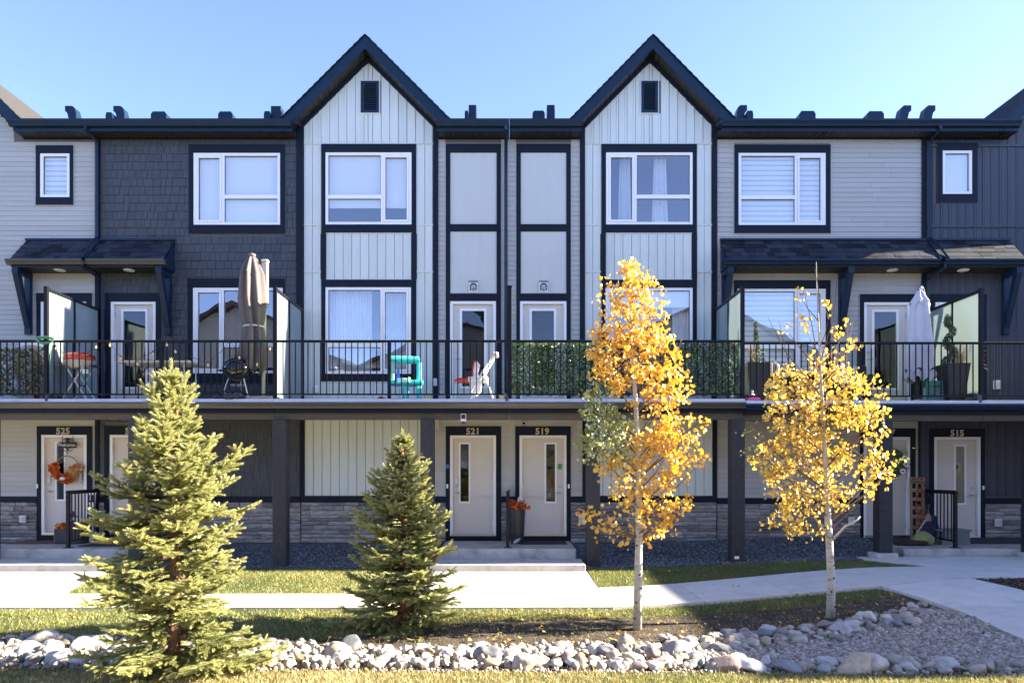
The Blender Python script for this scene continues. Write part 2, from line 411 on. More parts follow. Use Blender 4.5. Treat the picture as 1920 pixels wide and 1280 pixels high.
class MB:
    def __init__(s):
        s.v, s.f = [], []
    def add(s, vs, fs):
        o = len(s.v)
        s.v += [tuple(p) for p in vs]
        s.f += [tuple(i + o for i in q) for q in fs]
        return s
    def box(s, x0, x1, y0, y1, z0, z1):
        return s.add([(x0, y0, z0), (x1, y0, z0), (x1, y1, z0), (x0, y1, z0), (x0, y0, z1), (x1, y0, z1), (x1, y1, z1), (x0, y1, z1)],
                     [(0, 3, 2, 1), (4, 5, 6, 7), (0, 1, 5, 4), (1, 2, 6, 5), (2, 3, 7, 6), (3, 0, 4, 7)])
    def rbox(s, x0, x1, y0, y1, z0, z1, r=0.02):
        """box with chamfered vertical and horizontal edges (rounded look)"""
        cx, cy, cz = (x0 + x1) / 2, (y0 + y1) / 2, (z0 + z1) / 2
        bm = bmesh.new()
        bmesh.ops.create_cube(bm, size=1)
        for v in bm.verts:
            v.co = Vector((cx + v.co.x * (x1 - x0), cy + v.co.y * (y1 - y0), cz + v.co.z * (z1 - z0)))
        bmesh.ops.bevel(bm, geom=list(bm.edges), offset=r, segments=2, profile=0.5, affect='EDGES')
        return s.bm(bm)
    def bm(s, bm):
        bm.verts.ensure_lookup_table()
        bm.verts.index_update()
        s.add([v.co[:] for v in bm.verts], [[v.index for v in f.verts] for f in bm.faces])
        bm.free()
        return s
    def prism(s, poly, a0, a1, axis='y'):
        """poly: 2D outline (counter-clockwise); extruded along axis. axis y: (x,z); axis x: (y,z); axis z: (x,y)"""
        def P(p, a):
            return (p[0], a, p[1]) if axis == 'y' else ((a, p[0], p[1]) if axis == 'x' else (p[0], p[1], a))
        n = len(poly)
        vs = [P(p, a0) for p in poly] + [P(p, a1) for p in poly]
        fs = [tuple(range(n - 1, -1, -1)), tuple(range(n, 2 * n))]
        for i in range(n):
            j = (i + 1) % n
            fs.append((i, j, n + j, n + i))
        return s.add(vs, fs)
    def tube(s, pts, r, n=8, caps=True):
        pts = [Vector(p) for p in pts]
        rs = r if isinstance(r, (list, tuple)) else [r] * len(pts)
        rings = []
        up = None
        for i, p in enumerate(pts):
            d = (pts[min(i + 1, len(pts) - 1)] - pts[max(i - 1, 0)])
            if d.length < 1e-9:
                d = Vector((0, 0, 1))
            d.normalize()
            if up is None:
                up = Vector((0, 0, 1)) if abs(d.z) < 0.9 else Vector((1, 0, 0))
            a = d.cross(up)
            if a.length < 1e-6:
                a = d.cross(Vector((0, 1, 0)))
            a.normalize()
            b = a.cross(d).normalized()
            up = b
            rings.append([p + (a * math.cos(2 * math.pi * k / n) + b * math.sin(2 * math.pi * k / n)) * rs[i] for k in range(n)])
        vs = [q for ring in rings for q in ring]
        fs = []
        for i in range(len(pts) - 1):
            for k in range(n):
                k2 = (k + 1) % n
                fs.append((i * n + k, (i + 1) * n + k, (i + 1) * n + k2, i * n + k2))
        if caps:
            fs.append(tuple(range(n)))
            fs.append(tuple(range((len(pts) - 1) * n + n - 1, (len(pts) - 1) * n - 1, -1)))
        return s.add(vs, fs)
    def lathe(s, prof, c=(0, 0, 0), n=20, pleat=0, amp=None, squash=(1, 1), caps=True):
        """prof: (r, z) from bottom to top"""
        vs, fs = [], []
        for i, (r, z) in enumerate(prof):
            for k in range(n):
                t = 2 * math.pi * k / n
                rr = r
                if pleat:
                    rr = r * (1 + (amp[i] if amp else 0.1) * math.cos(pleat * t + 0.7 * math.sin(3 * z)))
                vs.append((c[0] + rr * math.cos(t) * squash[0], c[1] + rr * math.sin(t) * squash[1], c[2] + z))
        for i in range(len(prof) - 1):
            for k in range(n):
                k2 = (k + 1) % n
                fs.append((i * n + k, i * n + k2, (i + 1) * n + k2, (i + 1) * n + k))
        if caps:
            fs.append(tuple(range(n - 1, -1, -1)))
            fs.append(tuple(range((len(prof) - 1) * n, len(prof) * n)))
        return s.add(vs, fs)
    def ball(s, c, r, sub=2, sq=(1, 1, 1)):
        bm = bmesh.new()
        bmesh.ops.create_icosphere(bm, subdivisions=sub, radius=1)
        for v in bm.verts:
            v.co = Vector((c[0] + v.co.x * r * sq[0], c[1] + v.co.y * r * sq[1], c[2] + v.co.z * r * sq[2]))
        return s.bm(bm)
    def torus(s, c, r0, r1, axis='y', n=24, m=8):
        pts = []
        for k in range(n + 1):
            t = 2 * math.pi * k / n
            a, b = r0 * math.cos(t), r0 * math.sin(t)
            pts.append((c[0] + a, c[1], c[2] + b) if axis == 'y' else ((c[0] + a, c[1] + b, c[2]) if axis == 'z' else (c[0], c[1] + a, c[2] + b)))
        return s.tube(pts, r1, m, caps=False)

def mk(name, me, parent=None, loc=(0, 0, 0), rot=(0, 0, 0), scale=(1, 1, 1)):
    """link a mesh as an object whose build-space location is loc"""
    o = bpy.data.objects.new(name, me)
    COL.objects.link(o)
    l = Vector(loc)
    WL[o] = l
    if parent is not None:
        o.parent = parent
        o.location = l - WL[parent]
    else:
        o.location = l
    o.rotation_euler = rot
    o.scale = scale
    return o

def emit(name, mb, m, parent=None, smooth=False, kind=None, origin=None):
    me = bpy.data.meshes.new(name)
    V = np.array(mb.v, dtype=float)
    c = Vector(origin) if origin is not None else Vector(((V.min(0) + V.max(0)) / 2).tolist())
    me.from_pydata([(p[0] - c.x, p[1] - c.y, p[2] - c.z) for p in mb.v], [], mb.f)
    me.materials.append(m)
    if smooth:
        me.polygons.foreach_set('use_smooth', [True] * len(me.polygons))
        if smooth != 'all':
            me.set_sharp_from_angle(angle=R(38))
    me.update()
    o = mk(name, me, parent, c)
    if kind:
        o['kind'] = kind
    return o

def thing(name, label, cat, loc=(0, 0, 0), rz=0.0, group=None):
    o = bpy.data.objects.new(name, None)
    o.empty_display_size = 0.1
    COL.objects.link(o)
    o.location = loc
    o.rotation_euler = (0, 0, rz)
    WL[o] = Vector((0, 0, 0))
    tag(o, label, cat, group)
    return o

def tag(o, label, cat, group=None):
    o['label'] = label
    o['category'] = cat
    if group:
        o['group'] = group
    return o

def copy_tree(src, parent=None):
    c = src.copy()
    COL.objects.link(c)
    if parent is not None:
        c.parent = parent
    for ch in list(src.children):
        copy_tree(ch, c)
    return c

def fast_mesh(name, V, F, tone=None, m=None, smooth=False):
    """V (n,3), F (k,c) numpy -> mesh, with a per-point tone attribute"""
    me = bpy.data.meshes.new(name)
    n, (k, c) = len(V), F.shape
    me.vertices.add(n)
    me.vertices.foreach_set('co', np.ascontiguousarray(V, dtype=np.float32).ravel())
    me.loops.add(k * c)
    me.loops.foreach_set('vertex_index', np.ascontiguousarray(F, dtype=np.int32).ravel())
    me.polygons.add(k)
    me.polygons.foreach_set('loop_start', np.arange(0, k * c, c, dtype=np.int32))
    me.polygons.foreach_set('loop_total', np.full(k, c, dtype=np.int32))
    if smooth:
        me.polygons.foreach_set('use_smooth', np.ones(k, dtype=bool))
    if tone is not None:
        a = me.attributes.new('tone', 'FLOAT', 'POINT')
        a.data.foreach_set('value', np.ascontiguousarray(tone, dtype=np.float32))
    if m:
        me.materials.append(m)
    me.update(calc_edges=True)
    me.validate()
    return me

def scatter(tv, tf, pos, rot, scl, tone, tt=None):
    """replicate a template (tv verts, tf faces) at pos with rotation matrices rot (n,3,3), scales scl (n,) or (n,3)"""
    tv = np.asarray(tv, float); tf = np.asarray(tf, int)
    n, k = len(pos), len(tv)
    s = scl[:, None, None] if scl.ndim == 1 else scl[:, None, :]
    V = np.einsum('nij,nkj->nki', rot, tv[None] * s) + pos[:, None, :]
    F = tf[None] + (np.arange(n) * k)[:, None, None]
    T = np.repeat(tone[:, None], k, 1)
    if tt is not None:
        T = np.clip(T + np.asarray(tt)[None, :], 0, 1)
    return V.reshape(-1, 3), F.reshape(-1, tf.shape[1]), T.reshape(-1)

def rot_from_dir(d, roll):
    """matrices whose local z is d (n,3), rolled about it"""
    d = d / np.linalg.norm(d, axis=1, keepdims=True)
    up = np.where(np.abs(d[:, 2:3]) < 0.95, np.array([[0, 0, 1.0]]), np.array([[1.0, 0, 0]]))
    a = np.cross(up, d); a /= np.linalg.norm(a, axis=1, keepdims=True)
    b = np.cross(d, a)
    c, s = np.cos(roll)[:, None], np.sin(roll)[:, None]
    x = a * c + b * s
    y = -a * s + b * c
    return np.stack([x, y, d], axis=2)

def rand_dirs(n, rng=RNG):
    v = rng.normal(size=(n, 3))
    return v / np.linalg.norm(v, axis=1, keepdims=True)

def text_mesh(name, txt, size, depth, m, weight=0.0, spacing=1.0):
    cu = bpy.data.curves.new(name, 'FONT')
    cu.body = txt
    cu.size = size
    cu.extrude = depth
    cu.offset = weight
    cu.align_x = 'CENTER'
    cu.align_y = 'CENTER'
    cu.space_character = spacing
    cu.resolution_u = 2
    to = bpy.data.objects.new(name, cu)
    me = bpy.data.meshes.new_from_object(to)
    bpy.data.objects.remove(to)
    bpy.data.curves.remove(cu)
    me.materials.clear()
    me.materials.append(m)
    me.name = name
    return me
# ------------------------------------------------------------------ ground shape
def smooth(a, b, x):
    t = min(1, max(0, (x - a) / (b - a)))
    return t * t * (3 - 2 * t)

def gz(x, y):
    z = 0.17 * smooth(1.6, 6.2, x) * smooth(-8.3, -5.2, y)
    z += 0.05 * smooth(-4.2, -2.0, y) * (1 - 0.6 * smooth(2, 6, x))
    z += 0.24 * smooth(-1.95, -0.1, y) if y < 0 else 0.24
    z -= 0.05 * smooth(-6.6, -7.6, y) * smooth(-9.4, -8.3, y)
    return z

# ------------------------------------------------------------------ the row of townhouses
UX = [PX(-235), -8.52, -4.31, 0.0, 4.29, 8.68, PX(2040)]
UNITS = {}
def unit(key, i, label):
    x0, x1 = UX[i], UX[i + 1]
    o = thing('townhouse', label, 'townhouse', ((x0 + x1) / 2, 0, 0.25))
    WL[o] = Vector(o.location)
    o['group'] = 'townhouses in the dark trimmed row'
    UNITS[key] = o
    return o
unit('525', 0, 'townhouse 525 at the left end with taupe lap siding and an orange door wreath')
unit('523', 1, 'townhouse clad in charcoal shakes, its front door half hidden by the tall spruce')
unit('521', 2, 'townhouse numbered 521 with pale gable above the turquoise toy kitchen')
unit('519', 3, 'townhouse numbered 519 with pale gable behind the orange aspen and ivy railing')
unit('517', 4, 'taupe lap sided townhouse behind the lemon yellow aspen')
unit('515', 5, 'townhouse numbered 515 at the right end in charcoal vertical siding')

def zpx(py): return PZ(py, 0)
def xpx(px): return PX(px, 0)

# gable outline helper: wall line of a gable, in pixels of the wall plane
GAB = {'C': (691.0, 118.0, 569.0, 813.5), 'D': (1218.0, 118.0, 1096.0, 1335.0)}
def gtop(g, px):
    ax, ay, l, r = GAB[g]
    s = (240 - ay) / ((r - l) / 2)
    return ay + abs(px - ax) * s

HOLES = {k: [] for k in UNITS}           # openings in the front wall, pixel rects

def wall_mesh(key, i, ztop, gable=None):
    mb = MB()
    x0, x1 = UX[i] + 0.004, UX[i + 1] - 0.004
    z0 = 0.2
    holes = [(xpx(a), xpx(b), zpx(d), zpx(c)) for a, b, c, d in HOLES[key]]
    xs = sorted({x0, x1, *[h[0] for h in holes], *[h[1] for h in holes]})
    zs = sorted({z0, ztop, *[h[2] for h in holes], *[h[3] for h in holes]})
    for a, b in zip(zs[:-1], zs[1:]):
        run = None
        for c, d in zip(xs[:-1], xs[1:]):
            cxm, czm = (c + d) / 2, (a + b) / 2
            solid = not any(h[0] < cxm < h[1] and h[2] < czm < h[3] for h in holes)
            if solid:
                run = (run[0], d) if run else (c, d)
            if (not solid or d == xs[-1]) and run:
                mb.box(run[0], run[1], 0, 0.15, a, b)
                run = None
    mb.box(x0, x0 + 0.08, 0.152, 8.9, z0, ztop)
    mb.box(x1 - 0.08, x1, 0.152, 8.9, z0, ztop)
    mb.box(x0 + 0.082, x1 - 0.082, 8.8, 8.9, z0, ztop)
    for z in (0.3, 2.98, 5.85, 8.7):
        mb.box(x0 + 0.082, x1 - 0.082, 0.152, 8.798, z - 0.1, z)
    mb.box(x0 + 0.082, x1 - 0.082, 3.4, 3.5, 0.302, 8.598)
    if gable:
        xa, za, xl, xr, zb = gable
        mb.prism([(xl, zb), (xr, zb), (xa, za)], 0.0, 0.15)
    return emit('wall', mb, M['body'], UNITS[key])

# -------- shared siding meshes (unit size, scaled per piece)
def unit_mesh(name, mb, m):
    me = bpy.data.meshes.new(name)
    me.from_pydata(mb.v, [], mb.f)
    me.materials.append(m)
    me.update()
    return me
def wedge(y_top, y_bot):
    mb = MB()
    prof = [(0, 0), (0, 1), (y_top, 1), (y_bot, 0.06), (y_bot + 0.002, 0)]
    mb.prism(prof, -0.5, 0.5, 'x')
    return mb
LAP = unit_mesh('siding_board', wedge(-0.004, -0.017), M['lap'])
SHK = [unit_mesh('shake', wedge(-0.006 - 0.002 * j, -0.019 - 0.004 * j), M['shake']) for j in range(3)]

def cut(x0, x1, y, holes):
    segs = [(x0, x1)]
    for a, b, c, d in holes:
        if c < y < d:
            out = []
            for s, e in segs:
                if b <= s or a >= e:
                    out.append((s, e))
                else:
                    if a > s: out.append((s, a))
                    if b < e: out.append((b, e))
            segs = out
    return [q for q in segs if q[1] - q[0] > 1.0]

def lap(key, x0, x1, y0, y1, holes=(), bounds=None, pitch=9.25):
    y = y1
    while y > y0 + 1:
        t = max(y - pitch, y0)
        a, b = (x0, x1) if bounds is None else bounds((y + t) / 2)
        a, b = max(a, x0), min(b, x1)
        if b - a > 2:
            segs = []
            for s, e in cut(a, b, (y + t) / 2, holes):
                if e - s > 130 and random.random() < .55:
                    m = random.uniform(s + 40, e - 40)
                    segs += [(s, m - .25), (m + .25, e)]
                else:
                    segs.append((s, e))
            for s, e in segs:
                xa, xb = xpx(s), xpx(e)
                mk('siding_board', LAP, UNITS[key], ((xa + xb) / 2, 0, zpx(y)), (0, 0, 0), (xb - xa, 1, zpx(t) - zpx(y)))
        y = t

def strip_mesh(poly_top, w, h0):
    """vertical siding panel of width w with a raised batten on its right edge; top given by (zl, zr)"""
    mb = MB()
    zl, zr = poly_top
    def zt(x): return zl + (zr - zl) * x / w
    b0, b1 = w * 0.70, w - 0.009
    prof = [(0.012 * 0, -0.001), (0.0, -0.010), (b0, -0.010), (b0 + 0.004, -0.022), (b1 - 0.004, -0.022), (b1, -0.010), (w - 0.008, -0.010), (w - 0.008, -0.001)]
    vs = [(x, y, 0) for x, y in prof] + [(x, y, zt(x) - h0) for x, y in prof]
    n = len(prof)
    fs = [tuple(range(n - 1, -1, -1)), tuple(range(n, 2 * n))] + [(i, (i + 1) % n, n + (i + 1) % n, n + i) for i in range(n)]
    mb.add(vs, fs)
    return mb

_sc = {}
def strips(key, x0, x1, y0, y1, m='batten', top=None, pitch=16.2, breaks=None, holes=()):
    cuts = [y1] + sorted([b for b in (breaks or []) if y0 < b < y1], reverse=True) + [y0]
    for yb, yt in zip(cuts[:-1], cuts[1:]):
        n = max(1, round((x1 - x0) / pitch))
        xs = [x0 + (x1 - x0) * i / n for i in range(n + 1)]
        if top and x0 < GAB[top][0] < x1:
            xs = sorted(xs + [GAB[top][0]])
        for a, b in zip(xs[:-1], xs[1:]):
            segs = [(yt, yb)]
            for ha, hb, hc, hd in holes:
                if ha < (a + b) / 2 < hb:
                    segs = [q for s, e in segs for q in ((s, min(e, hc)), (max(s, hd), e)) if q[1] - q[0] > 3]
            for st, sb in segs:
                zb = zpx(sb) + 0.006
                if top:
                    zl, zr = zpx(max(st, gtop(top, a))), zpx(max(st, gtop(top, b)))
                else:
                    zl = zr = zpx(st) - 0.006
                w = xpx(b) - xpx(a)
                k = (m, round(w, 3), round(zl - zb, 3), round(zr - zb, 3))
                if k not in _sc:
                    _sc[k] = unit_mesh('siding_panel', strip_mesh((zl - zb, zr - zb), w, 0), M[m])
                mk('siding_panel', _sc[k], UNITS[key], (xpx(a), 0, zb))

def shakes(key, regs, limit=300):
    pcs = []
    for x0, x1, y0, y1, holes in regs:
        y, row = y1, 0
        while y > y0 + 1:
            t = max(y - 15.4, y0)
            for s, e in cut(x0, x1, (y + t) / 2, holes):
                x = s
                first = True
                while x < e - 0.5:
                    w = random.uniform(8, 18)
                    if first: w *= random.uniform(0.4, 1); first = False
                    nx = min(x + w, e)
                    if e - nx < 4: nx = e
                    pcs.append((x, nx, t, y + random.uniform(-0.25, 0.25)))
                    x = nx
            y, row = t, row + 1
    pcs.sort(key=lambda p: -(p[1] - p[0]) * (p[3] - p[2]))
    rest = MB()
    for n, (a, b, t, y) in enumerate(pcs):
        xa, xb = xpx(a) + 0.003, xpx(b) - 0.003
        j = random.randrange(3)
        if n < limit:
            mk('shake', SHK[j], UNITS[key], ((xa + xb) / 2, 0, zpx(y)), (0, 0, 0), (xb - xa, 1, zpx(t) - zpx(y)))
        else:
            h = zpx(t) - zpx(y); yb = -0.019 - 0.004 * j; yt = -0.006 - 0.002 * j
            rest.prism([(0, zpx(y)), (0, zpx(y) + h), (yt, zpx(y) + h), (yb, zpx(y) + 0.06 * h), (yb + 0.002, zpx(y))], xa, xb, 'x')
    if rest.v:
        emit('shake_siding', rest, M['shake'], UNITS[key], kind='stuff')

STN = []
for j in range(7):
    mb = MB()
    d = 0.030 + 0.011 * (j % 4)
    q = lambda s: random.uniform(-s, s)
    # broken-face ledge stone: back rectangle, two front rows
    vs = [(-.5, 0, 0), (.5, 0, 0), (.5, 0, 1), (-.5, 0, 1)]
    xs = [-.5, -.17 + q(.1), .18 + q(.1), .5]
    bot = [(x * .99, -d * random.uniform(.45, .95), .03 + abs(q(.05))) for x in xs]
    midr = [(x * .985, -d * random.uniform(.8, 1.15), .5 + q(.2)) for x in xs]
    topr = [(x * .99, -d * random.uniform(.4, .9), .96 - abs(q(.06))) for x in xs]
    vs += bot + midr + topr
    fs = [(0, 3, 2, 1)]
    for i in range(3):
        fs += [(4 + i, 5 + i, 9 + i, 8 + i), (8 + i, 9 + i, 13 + i, 12 + i)]
    fs += [(0, 1, 7, 6, 5, 4), (3, 12, 13, 14, 15, 2), (0, 4, 8, 12, 3), (1, 2, 15, 11, 7)]
    mb.add(vs, fs)
    STN.append(unit_mesh('stone', mb, M['stone']))

def stones(key, x0, x1, y0=941, y1=1017):
    mb = MB().box(xpx(x0), xpx(x1), -0.012, -0.002, zpx(y1), zpx(y0))
    emit('stone_backing', mb, M['mortar'], UNITS[key])
    y = y1
    n = 0
    while y > y0 + 1.5:
        h = random.choice((5.5, 6.5, 7.5, 9.0))
        t = max(y - h, y0)
        if t - y0 < 3: t = y0
        x = x0
        while x < x1 - 1:
            w = random.uniform(16, 62)
            if x == x0: w *= random.uniform(.4, 1)
            nx = min(x + w, x1)
            if x1 - nx < 8: nx = x1
            n += 1
            mk('stone', STN[random.randrange(7)], UNITS[key],
               ((xpx(x) + xpx(nx)) / 2, -0.012, zpx(y) + 0.002), (0, 0, 0),
               (xpx(nx) - xpx(x) - 0.004, random.uniform(.7, 1.25), zpx(t) - zpx(y) - 0.004))
            x = nx
        y = t

def ring(mb, o, i, y0, y1):
    """rectangular frame between px rects o and i (x0,x1,ytop,ybot)"""
    a, b, c, d = xpx(o[0]), xpx(o[1]), zpx(o[3]), zpx(o[2])
    e, f, g, h = xpx(i[0]), xpx(i[1]), zpx(i[3]), zpx(i[2])
    mb.box(a, e, y0, y1, c, d); mb.box(f, b, y0, y1, c, d)
    mb.box(e, f, y0, y1, c, g); mb.box(e, f, y0, y1, h, d)
    return mb

def pbox(x0, x1, y0, y1, ya, yb, mb=None):
    return (mb or MB()).box(xpx(x0), xpx(x1), ya, yb, zpx(y1), zpx(y0))

def trims(par, o, i, y=-0.036, bottom=True, m='trim', head_over=0):
    """header, two jambs and a sill board between px rects"""
    emit('trim_board', pbox(o[0] - head_over, o[1] + head_over, o[2], i[2], y - 0.006, 0), M[m], par)
    emit('trim_board', pbox(o[0], i[0], i[2], i[3], y, 0), M[m], par)
    emit('trim_board', pbox(i[1], o[1], i[2], i[3], y, 0), M[m], par)
    if bottom:
        emit('trim_board', pbox(o[0], o[1], i[3], o[3], y - 0.004, 0), M[m], par)

def channel(par, o, m, w=1.6, bottom=True):
    mb = MB()
    r = (o[0] - w, o[1] + w, o[2] - w, o[3] + (w if bottom else 0))
    ring(mb, r, (o[0], o[1], o[2], o[3] - (0 if bottom else 0.01)), -0.026, -0.001)
    emit('edge_channel', mb, M[m], par)

def curtain(par, x0, x1, y0, y1, m, depth=0.03, waves=6, Y=0.16, name='curtain', flare=0.0):
    mb = MB()
    n = waves * 6
    X0, X1, Z0, Z1 = xpx(x0), xpx(x1), zpx(y1), zpx(y0)
    rows = 5
    vs = []
    for j in range(rows + 1):
        u = j / rows
        for i in range(n + 1):
            t = i / n
            mid = (X0 + X1) / 2
            x = mid + (X0 + (X1 - X0) * t - mid) * (1 + flare * (1 - u))
            vs.append((x, Y + depth * math.sin(t * waves * 2 * math.pi + 0.4 * math.sin(3 * u)) + 0.3 * depth * math.sin(t * 17), Z0 + (Z1 - Z0) * u))
    fs = [(j * (n + 1) + i, j * (n + 1) + i + 1, (j + 1) * (n + 1) + i + 1, (j + 1) * (n + 1) + i) for j in range(rows) for i in range(n)]
    mb.add(vs, fs)
    return emit(name, mb, M[m], par, smooth='all')

def window(key, fr, trim, side=None, transom=None, cover=None, sill=True, chan='lap', vis=True):
    """fr/trim: px rects (x0,x1,ytop,ybot) of the white frame and of the dark boards round it"""
    x0, x1, y0, y1 = fr
    HOLES[key].append((x0 + 2, x1 - 2, y0 + 2, y1 - 2))
    u = UNITS[key]
    mb = MB()
    e = 5.0
    ya, yb = -0.030, 0.07
    ring(mb, fr, (x0 + e, x1 - e, y0 + e, y1 - e), ya, yb)
    panes = []
    if side:
        cw = 53
        if side == 'L':
            cx0, cx1, fx0, fx1 = x0 + e, x0 + cw, x0 + cw + 4.5, x1 - e
            pbox(cx1, fx0, y0 + e, y1 - e, ya + 0.004, yb, mb)
        else:
            cx0, cx1, fx0, fx1 = x1 - cw, x1 - e, x0 + e, x1 - cw - 4.5
            pbox(fx1, cx0, y0 + e, y1 - e, ya + 0.004, yb, mb)
        # casement sash
        ring(mb, (cx0 + .4, cx1 - .4, y0 + e + .4, y1 - e - .4), (cx0 + 4, cx1 - 4, y0 + e + 4, y1 - e - 4), ya - 0.006, yb - 0.02)
        panes.append((cx0 + 4, cx1 - 4, y0 + e + 4, y1 - e - 4))
        if transom:
            pbox(fx0, fx1, transom[0], transom[1], ya + 0.006, yb, mb)
            panes += [(fx0, fx1, y0 + e, transom[0]), (fx0, fx1, transom[1], y1 - e)]
        else:
            panes.append((fx0, fx1, y0 + e, y1 - e))
    else:
        panes.append((x0 + e, x1 - e, y0 + e, y1 - e))
    w = emit('window', mb, M['white'], u)
    for p in panes:
        g = 1.0
        ins = MB()
        ring(ins, p, (p[0] + g, p[1] - g, p[2] + g, p[3] - g), 0.003, 0.022)
        emit('gasket', ins, M['blackp'], w)
        emit('pane', pbox(p[0] + .3, p[1] - .3, p[2] + .3, p[3] - .3, 0.008, 0.014), M['glass'], w)
    trims(w, trim, (fr[0] - .2, fr[1] + .2, fr[2], fr[3]), bottom=sill)
    channel(w, trim, chan)
    cover = cover or {}
    k = cover.get('kind')
    if k == 'blind':
        yb2 = y0 + (y1 - y0) * cover.get('frac', 0.96)
        emit('blind', pbox(x0 + 3, x1 - 3, y0 + 3, yb2, 0.056, 0.060), M['blind'], w)
        pbox(x0 + 3, x1 - 3, yb2, yb2 + 2, 0.052, 0.064, hm := MB())
        emit('hem_bar', hm, M['white'], w)
    elif k == 'zebra':
        mb = MB(); mb2 = MB()
        y = y0 + 3
        yb2 = y0 + (y1 - y0) * cover.get('frac', 0.97)
        while y < yb2:
            pbox(x0 + 3, x1 - 3, y, min(y + 6.5, yb2), 0.056, 0.060, mb)
            pbox(x0 + 3, x1 - 3, y + 6.5, min(y + 9.5, yb2 + 3), 0.062, 0.065, mb2)
            y += 9.5
        emit('blind', mb, M['blind'], w)
        emit('blind_band', mb2, M['panel'], w)
    elif k == 'sheers':
        for a, b in cover['spans']:
            curtain(w, a, b, y0 + 2, y1 - 2, cover.get('m', 'sheer'), 0.03, max(2, int((b - a) / 5)), 0.22, flare=cover.get('flare', 0.0))
    if cover.get('also_blind'):
        yb2 = y0 + (y1 - y0) * cover['also_blind']
        emit('blind', pbox(x0 + 3, x1 - 3, y0 + 3, yb2, 0.056, 0.060), M['blind'], w)
        emit('hem_bar', pbox(x0 + 3, x1 - 3, yb2, yb2 + 3, 0.051, 0.066), M['white'], w)
    return w

def door(key, fr, trim, lite, handle='L', number=None, deck=False, chan='lap', keypad=False):
    x0, x1, y0, y1 = fr
    HOLES[key].append((x0 + 2, x1 - 2, y0 + 2, y1))
    u = UNITS[key]
    e = 5.5
    mb = MB()
    # leaf, cut round the glass
    lf = (x0 + e, x1 - e, y0 + e, y1 - 4)
    ring(mb, lf, (lite[0], lite[1], lite[2], lite[3]), 0.03, 0.075)
    d = emit('door', mb, M['door'], u)
    fm = MB()
    ring(fm, fr, (x0 + e - .3, x1 - e + .3, y0 + e - .3, y1 + .02), -0.028, 0.09)
    emit('door_frame', fm, M['white'], d)
    gm = MB()
    gw = 4.2 if deck else 3.2
    ring(gm, lite, (lite[0] + gw, lite[1] - gw, lite[2] + gw, lite[3] - gw), 0.016, 0.080)
    emit('glass_frame', gm, M['white'], d)
    emit('glass', pbox(lite[0] + gw - .2, lite[1] - gw + .2, lite[2] + gw - .2, lite[3] - gw + .2, 0.040, 0.048), M['dglass'], d)
    emit('threshold', pbox(x0 + 2, x1 - 2, y1 - 4.5, y1, -0.045, 0.1), M['steel'], d)
    emit('kick_board', pbox(trim[0], trim[1], y1 + .1, trim[3], -0.03, 0.0), M['trim'], d)
    hx = xpx(x0 + e + 6.5) if handle == 'L' else xpx(x1 - e - 6.5)
    s = 1 if handle == 'L' else -1
    hz = zpx(y1 - 81) if not deck else zpx(672)
    hm = MB()
    hm.lathe([(0.030, 0), (0.030, 0.012), (0.012, 0.018), (0.012, 0.05)], n=14)
    hm.v = [(hx + a, 0.03 - c, hz + b) for a, b, c in hm.v]
    hm.tube([(hx, -0.018, hz), (hx + s * 0.10, -0.022, hz - .004)], 0.009, 8)
    emit('handle', hm, M['steel'], d, smooth=True)
    dm = MB()
    dm.lathe([(0.028, 0), (0.028, 0.015), (0.016, 0.022), (0.015, 0.03)], n=14)
    dm.v = [(hx + a, 0.03 - c, hz + 0.14 + b) for a, b, c in dm.v]
    emit('deadbolt', dm, M['steel'], d, smooth=True)
    if keypad:
        km = MB().rbox(hx - 0.035, hx + 0.035, 0.0, 0.03, hz + 0.19, hz + 0.31, 0.008)
        emit('keypad', km, M['camw'], d)
    hg = MB()
    hxx = x1 - e - .2 if handle == 'L' else x0 + e + .2
    for f in (0.12, 0.5, 0.88):
        yy = y0 + (y1 - y0) * f
        pbox(hxx - 1, hxx + 1, yy - 5, yy + 5, 0.012, 0.03, hg)
    emit('hinge', hg, M['steel'], d)
    trims(d, (trim[0], trim[1], trim[2], y1), (fr[0] - .2, fr[1] + .2, fr[2], y1), bottom=False)
    if not deck:
        channel(d, (trim[0], trim[1], trim[2], 931), chan, bottom=False)
    else:
        channel(d, (trim[0], trim[1], trim[2], y1), chan, bottom=False)
    if number:
        txt, nx, ny = number
        me = text_mesh('house_number', txt, 0.182, 0.006, M['number'], 0.006, 1.08)
        mk('house_number', me, d, (xpx(nx), -0.050, zpx(ny)), (R(90), 0, 0))
    return d

# ---------- windows
window('525', (77, 132, 289, 371), (69, 139, 274, 385), cover=dict(kind='zebra'))
window('523', (364, 526, 288, 422.5), (355, 535, 272.5, 438), 'L', (366, 373), dict(kind='blind', frac=.97), chan='shake')
window('521', (611, 772, 287, 422), (603, 781, 271.5, 437), 'R', (366, 373), dict(kind='blind', frac=.74), chan='batten')
window('519', (1136, 1298, 287, 422), (1127, 1306, 271.5, 437), 'L', (366, 373), dict(kind='sheers', spans=[(1165, 1184), (1230, 1253)], flare=.35), chan='batten')
window('517', (1384, 1547, 288, 423), (1376, 1556, 272.5, 438), 'R', (367, 374), dict(kind='zebra'))
window('515', (1766, 1821, 283.5, 365), (1757, 1831, 269, 380), cover=dict(kind='blind', frac=.97), chan='dbatten')
window('523', (363, 531, 540, 700), (353, 535, 523, 718), 'L', (643, 651), dict(kind='sheers', spans=[(405, 450), (485, 528)], m='plum'), chan='shake')
window('521', (611, 771, 539, 701), (603, 781, 525, 715), 'R', (643, 651), dict(kind='sheers', spans=[(612, 694), (712, 768)], m='sheer'), chan='batten')
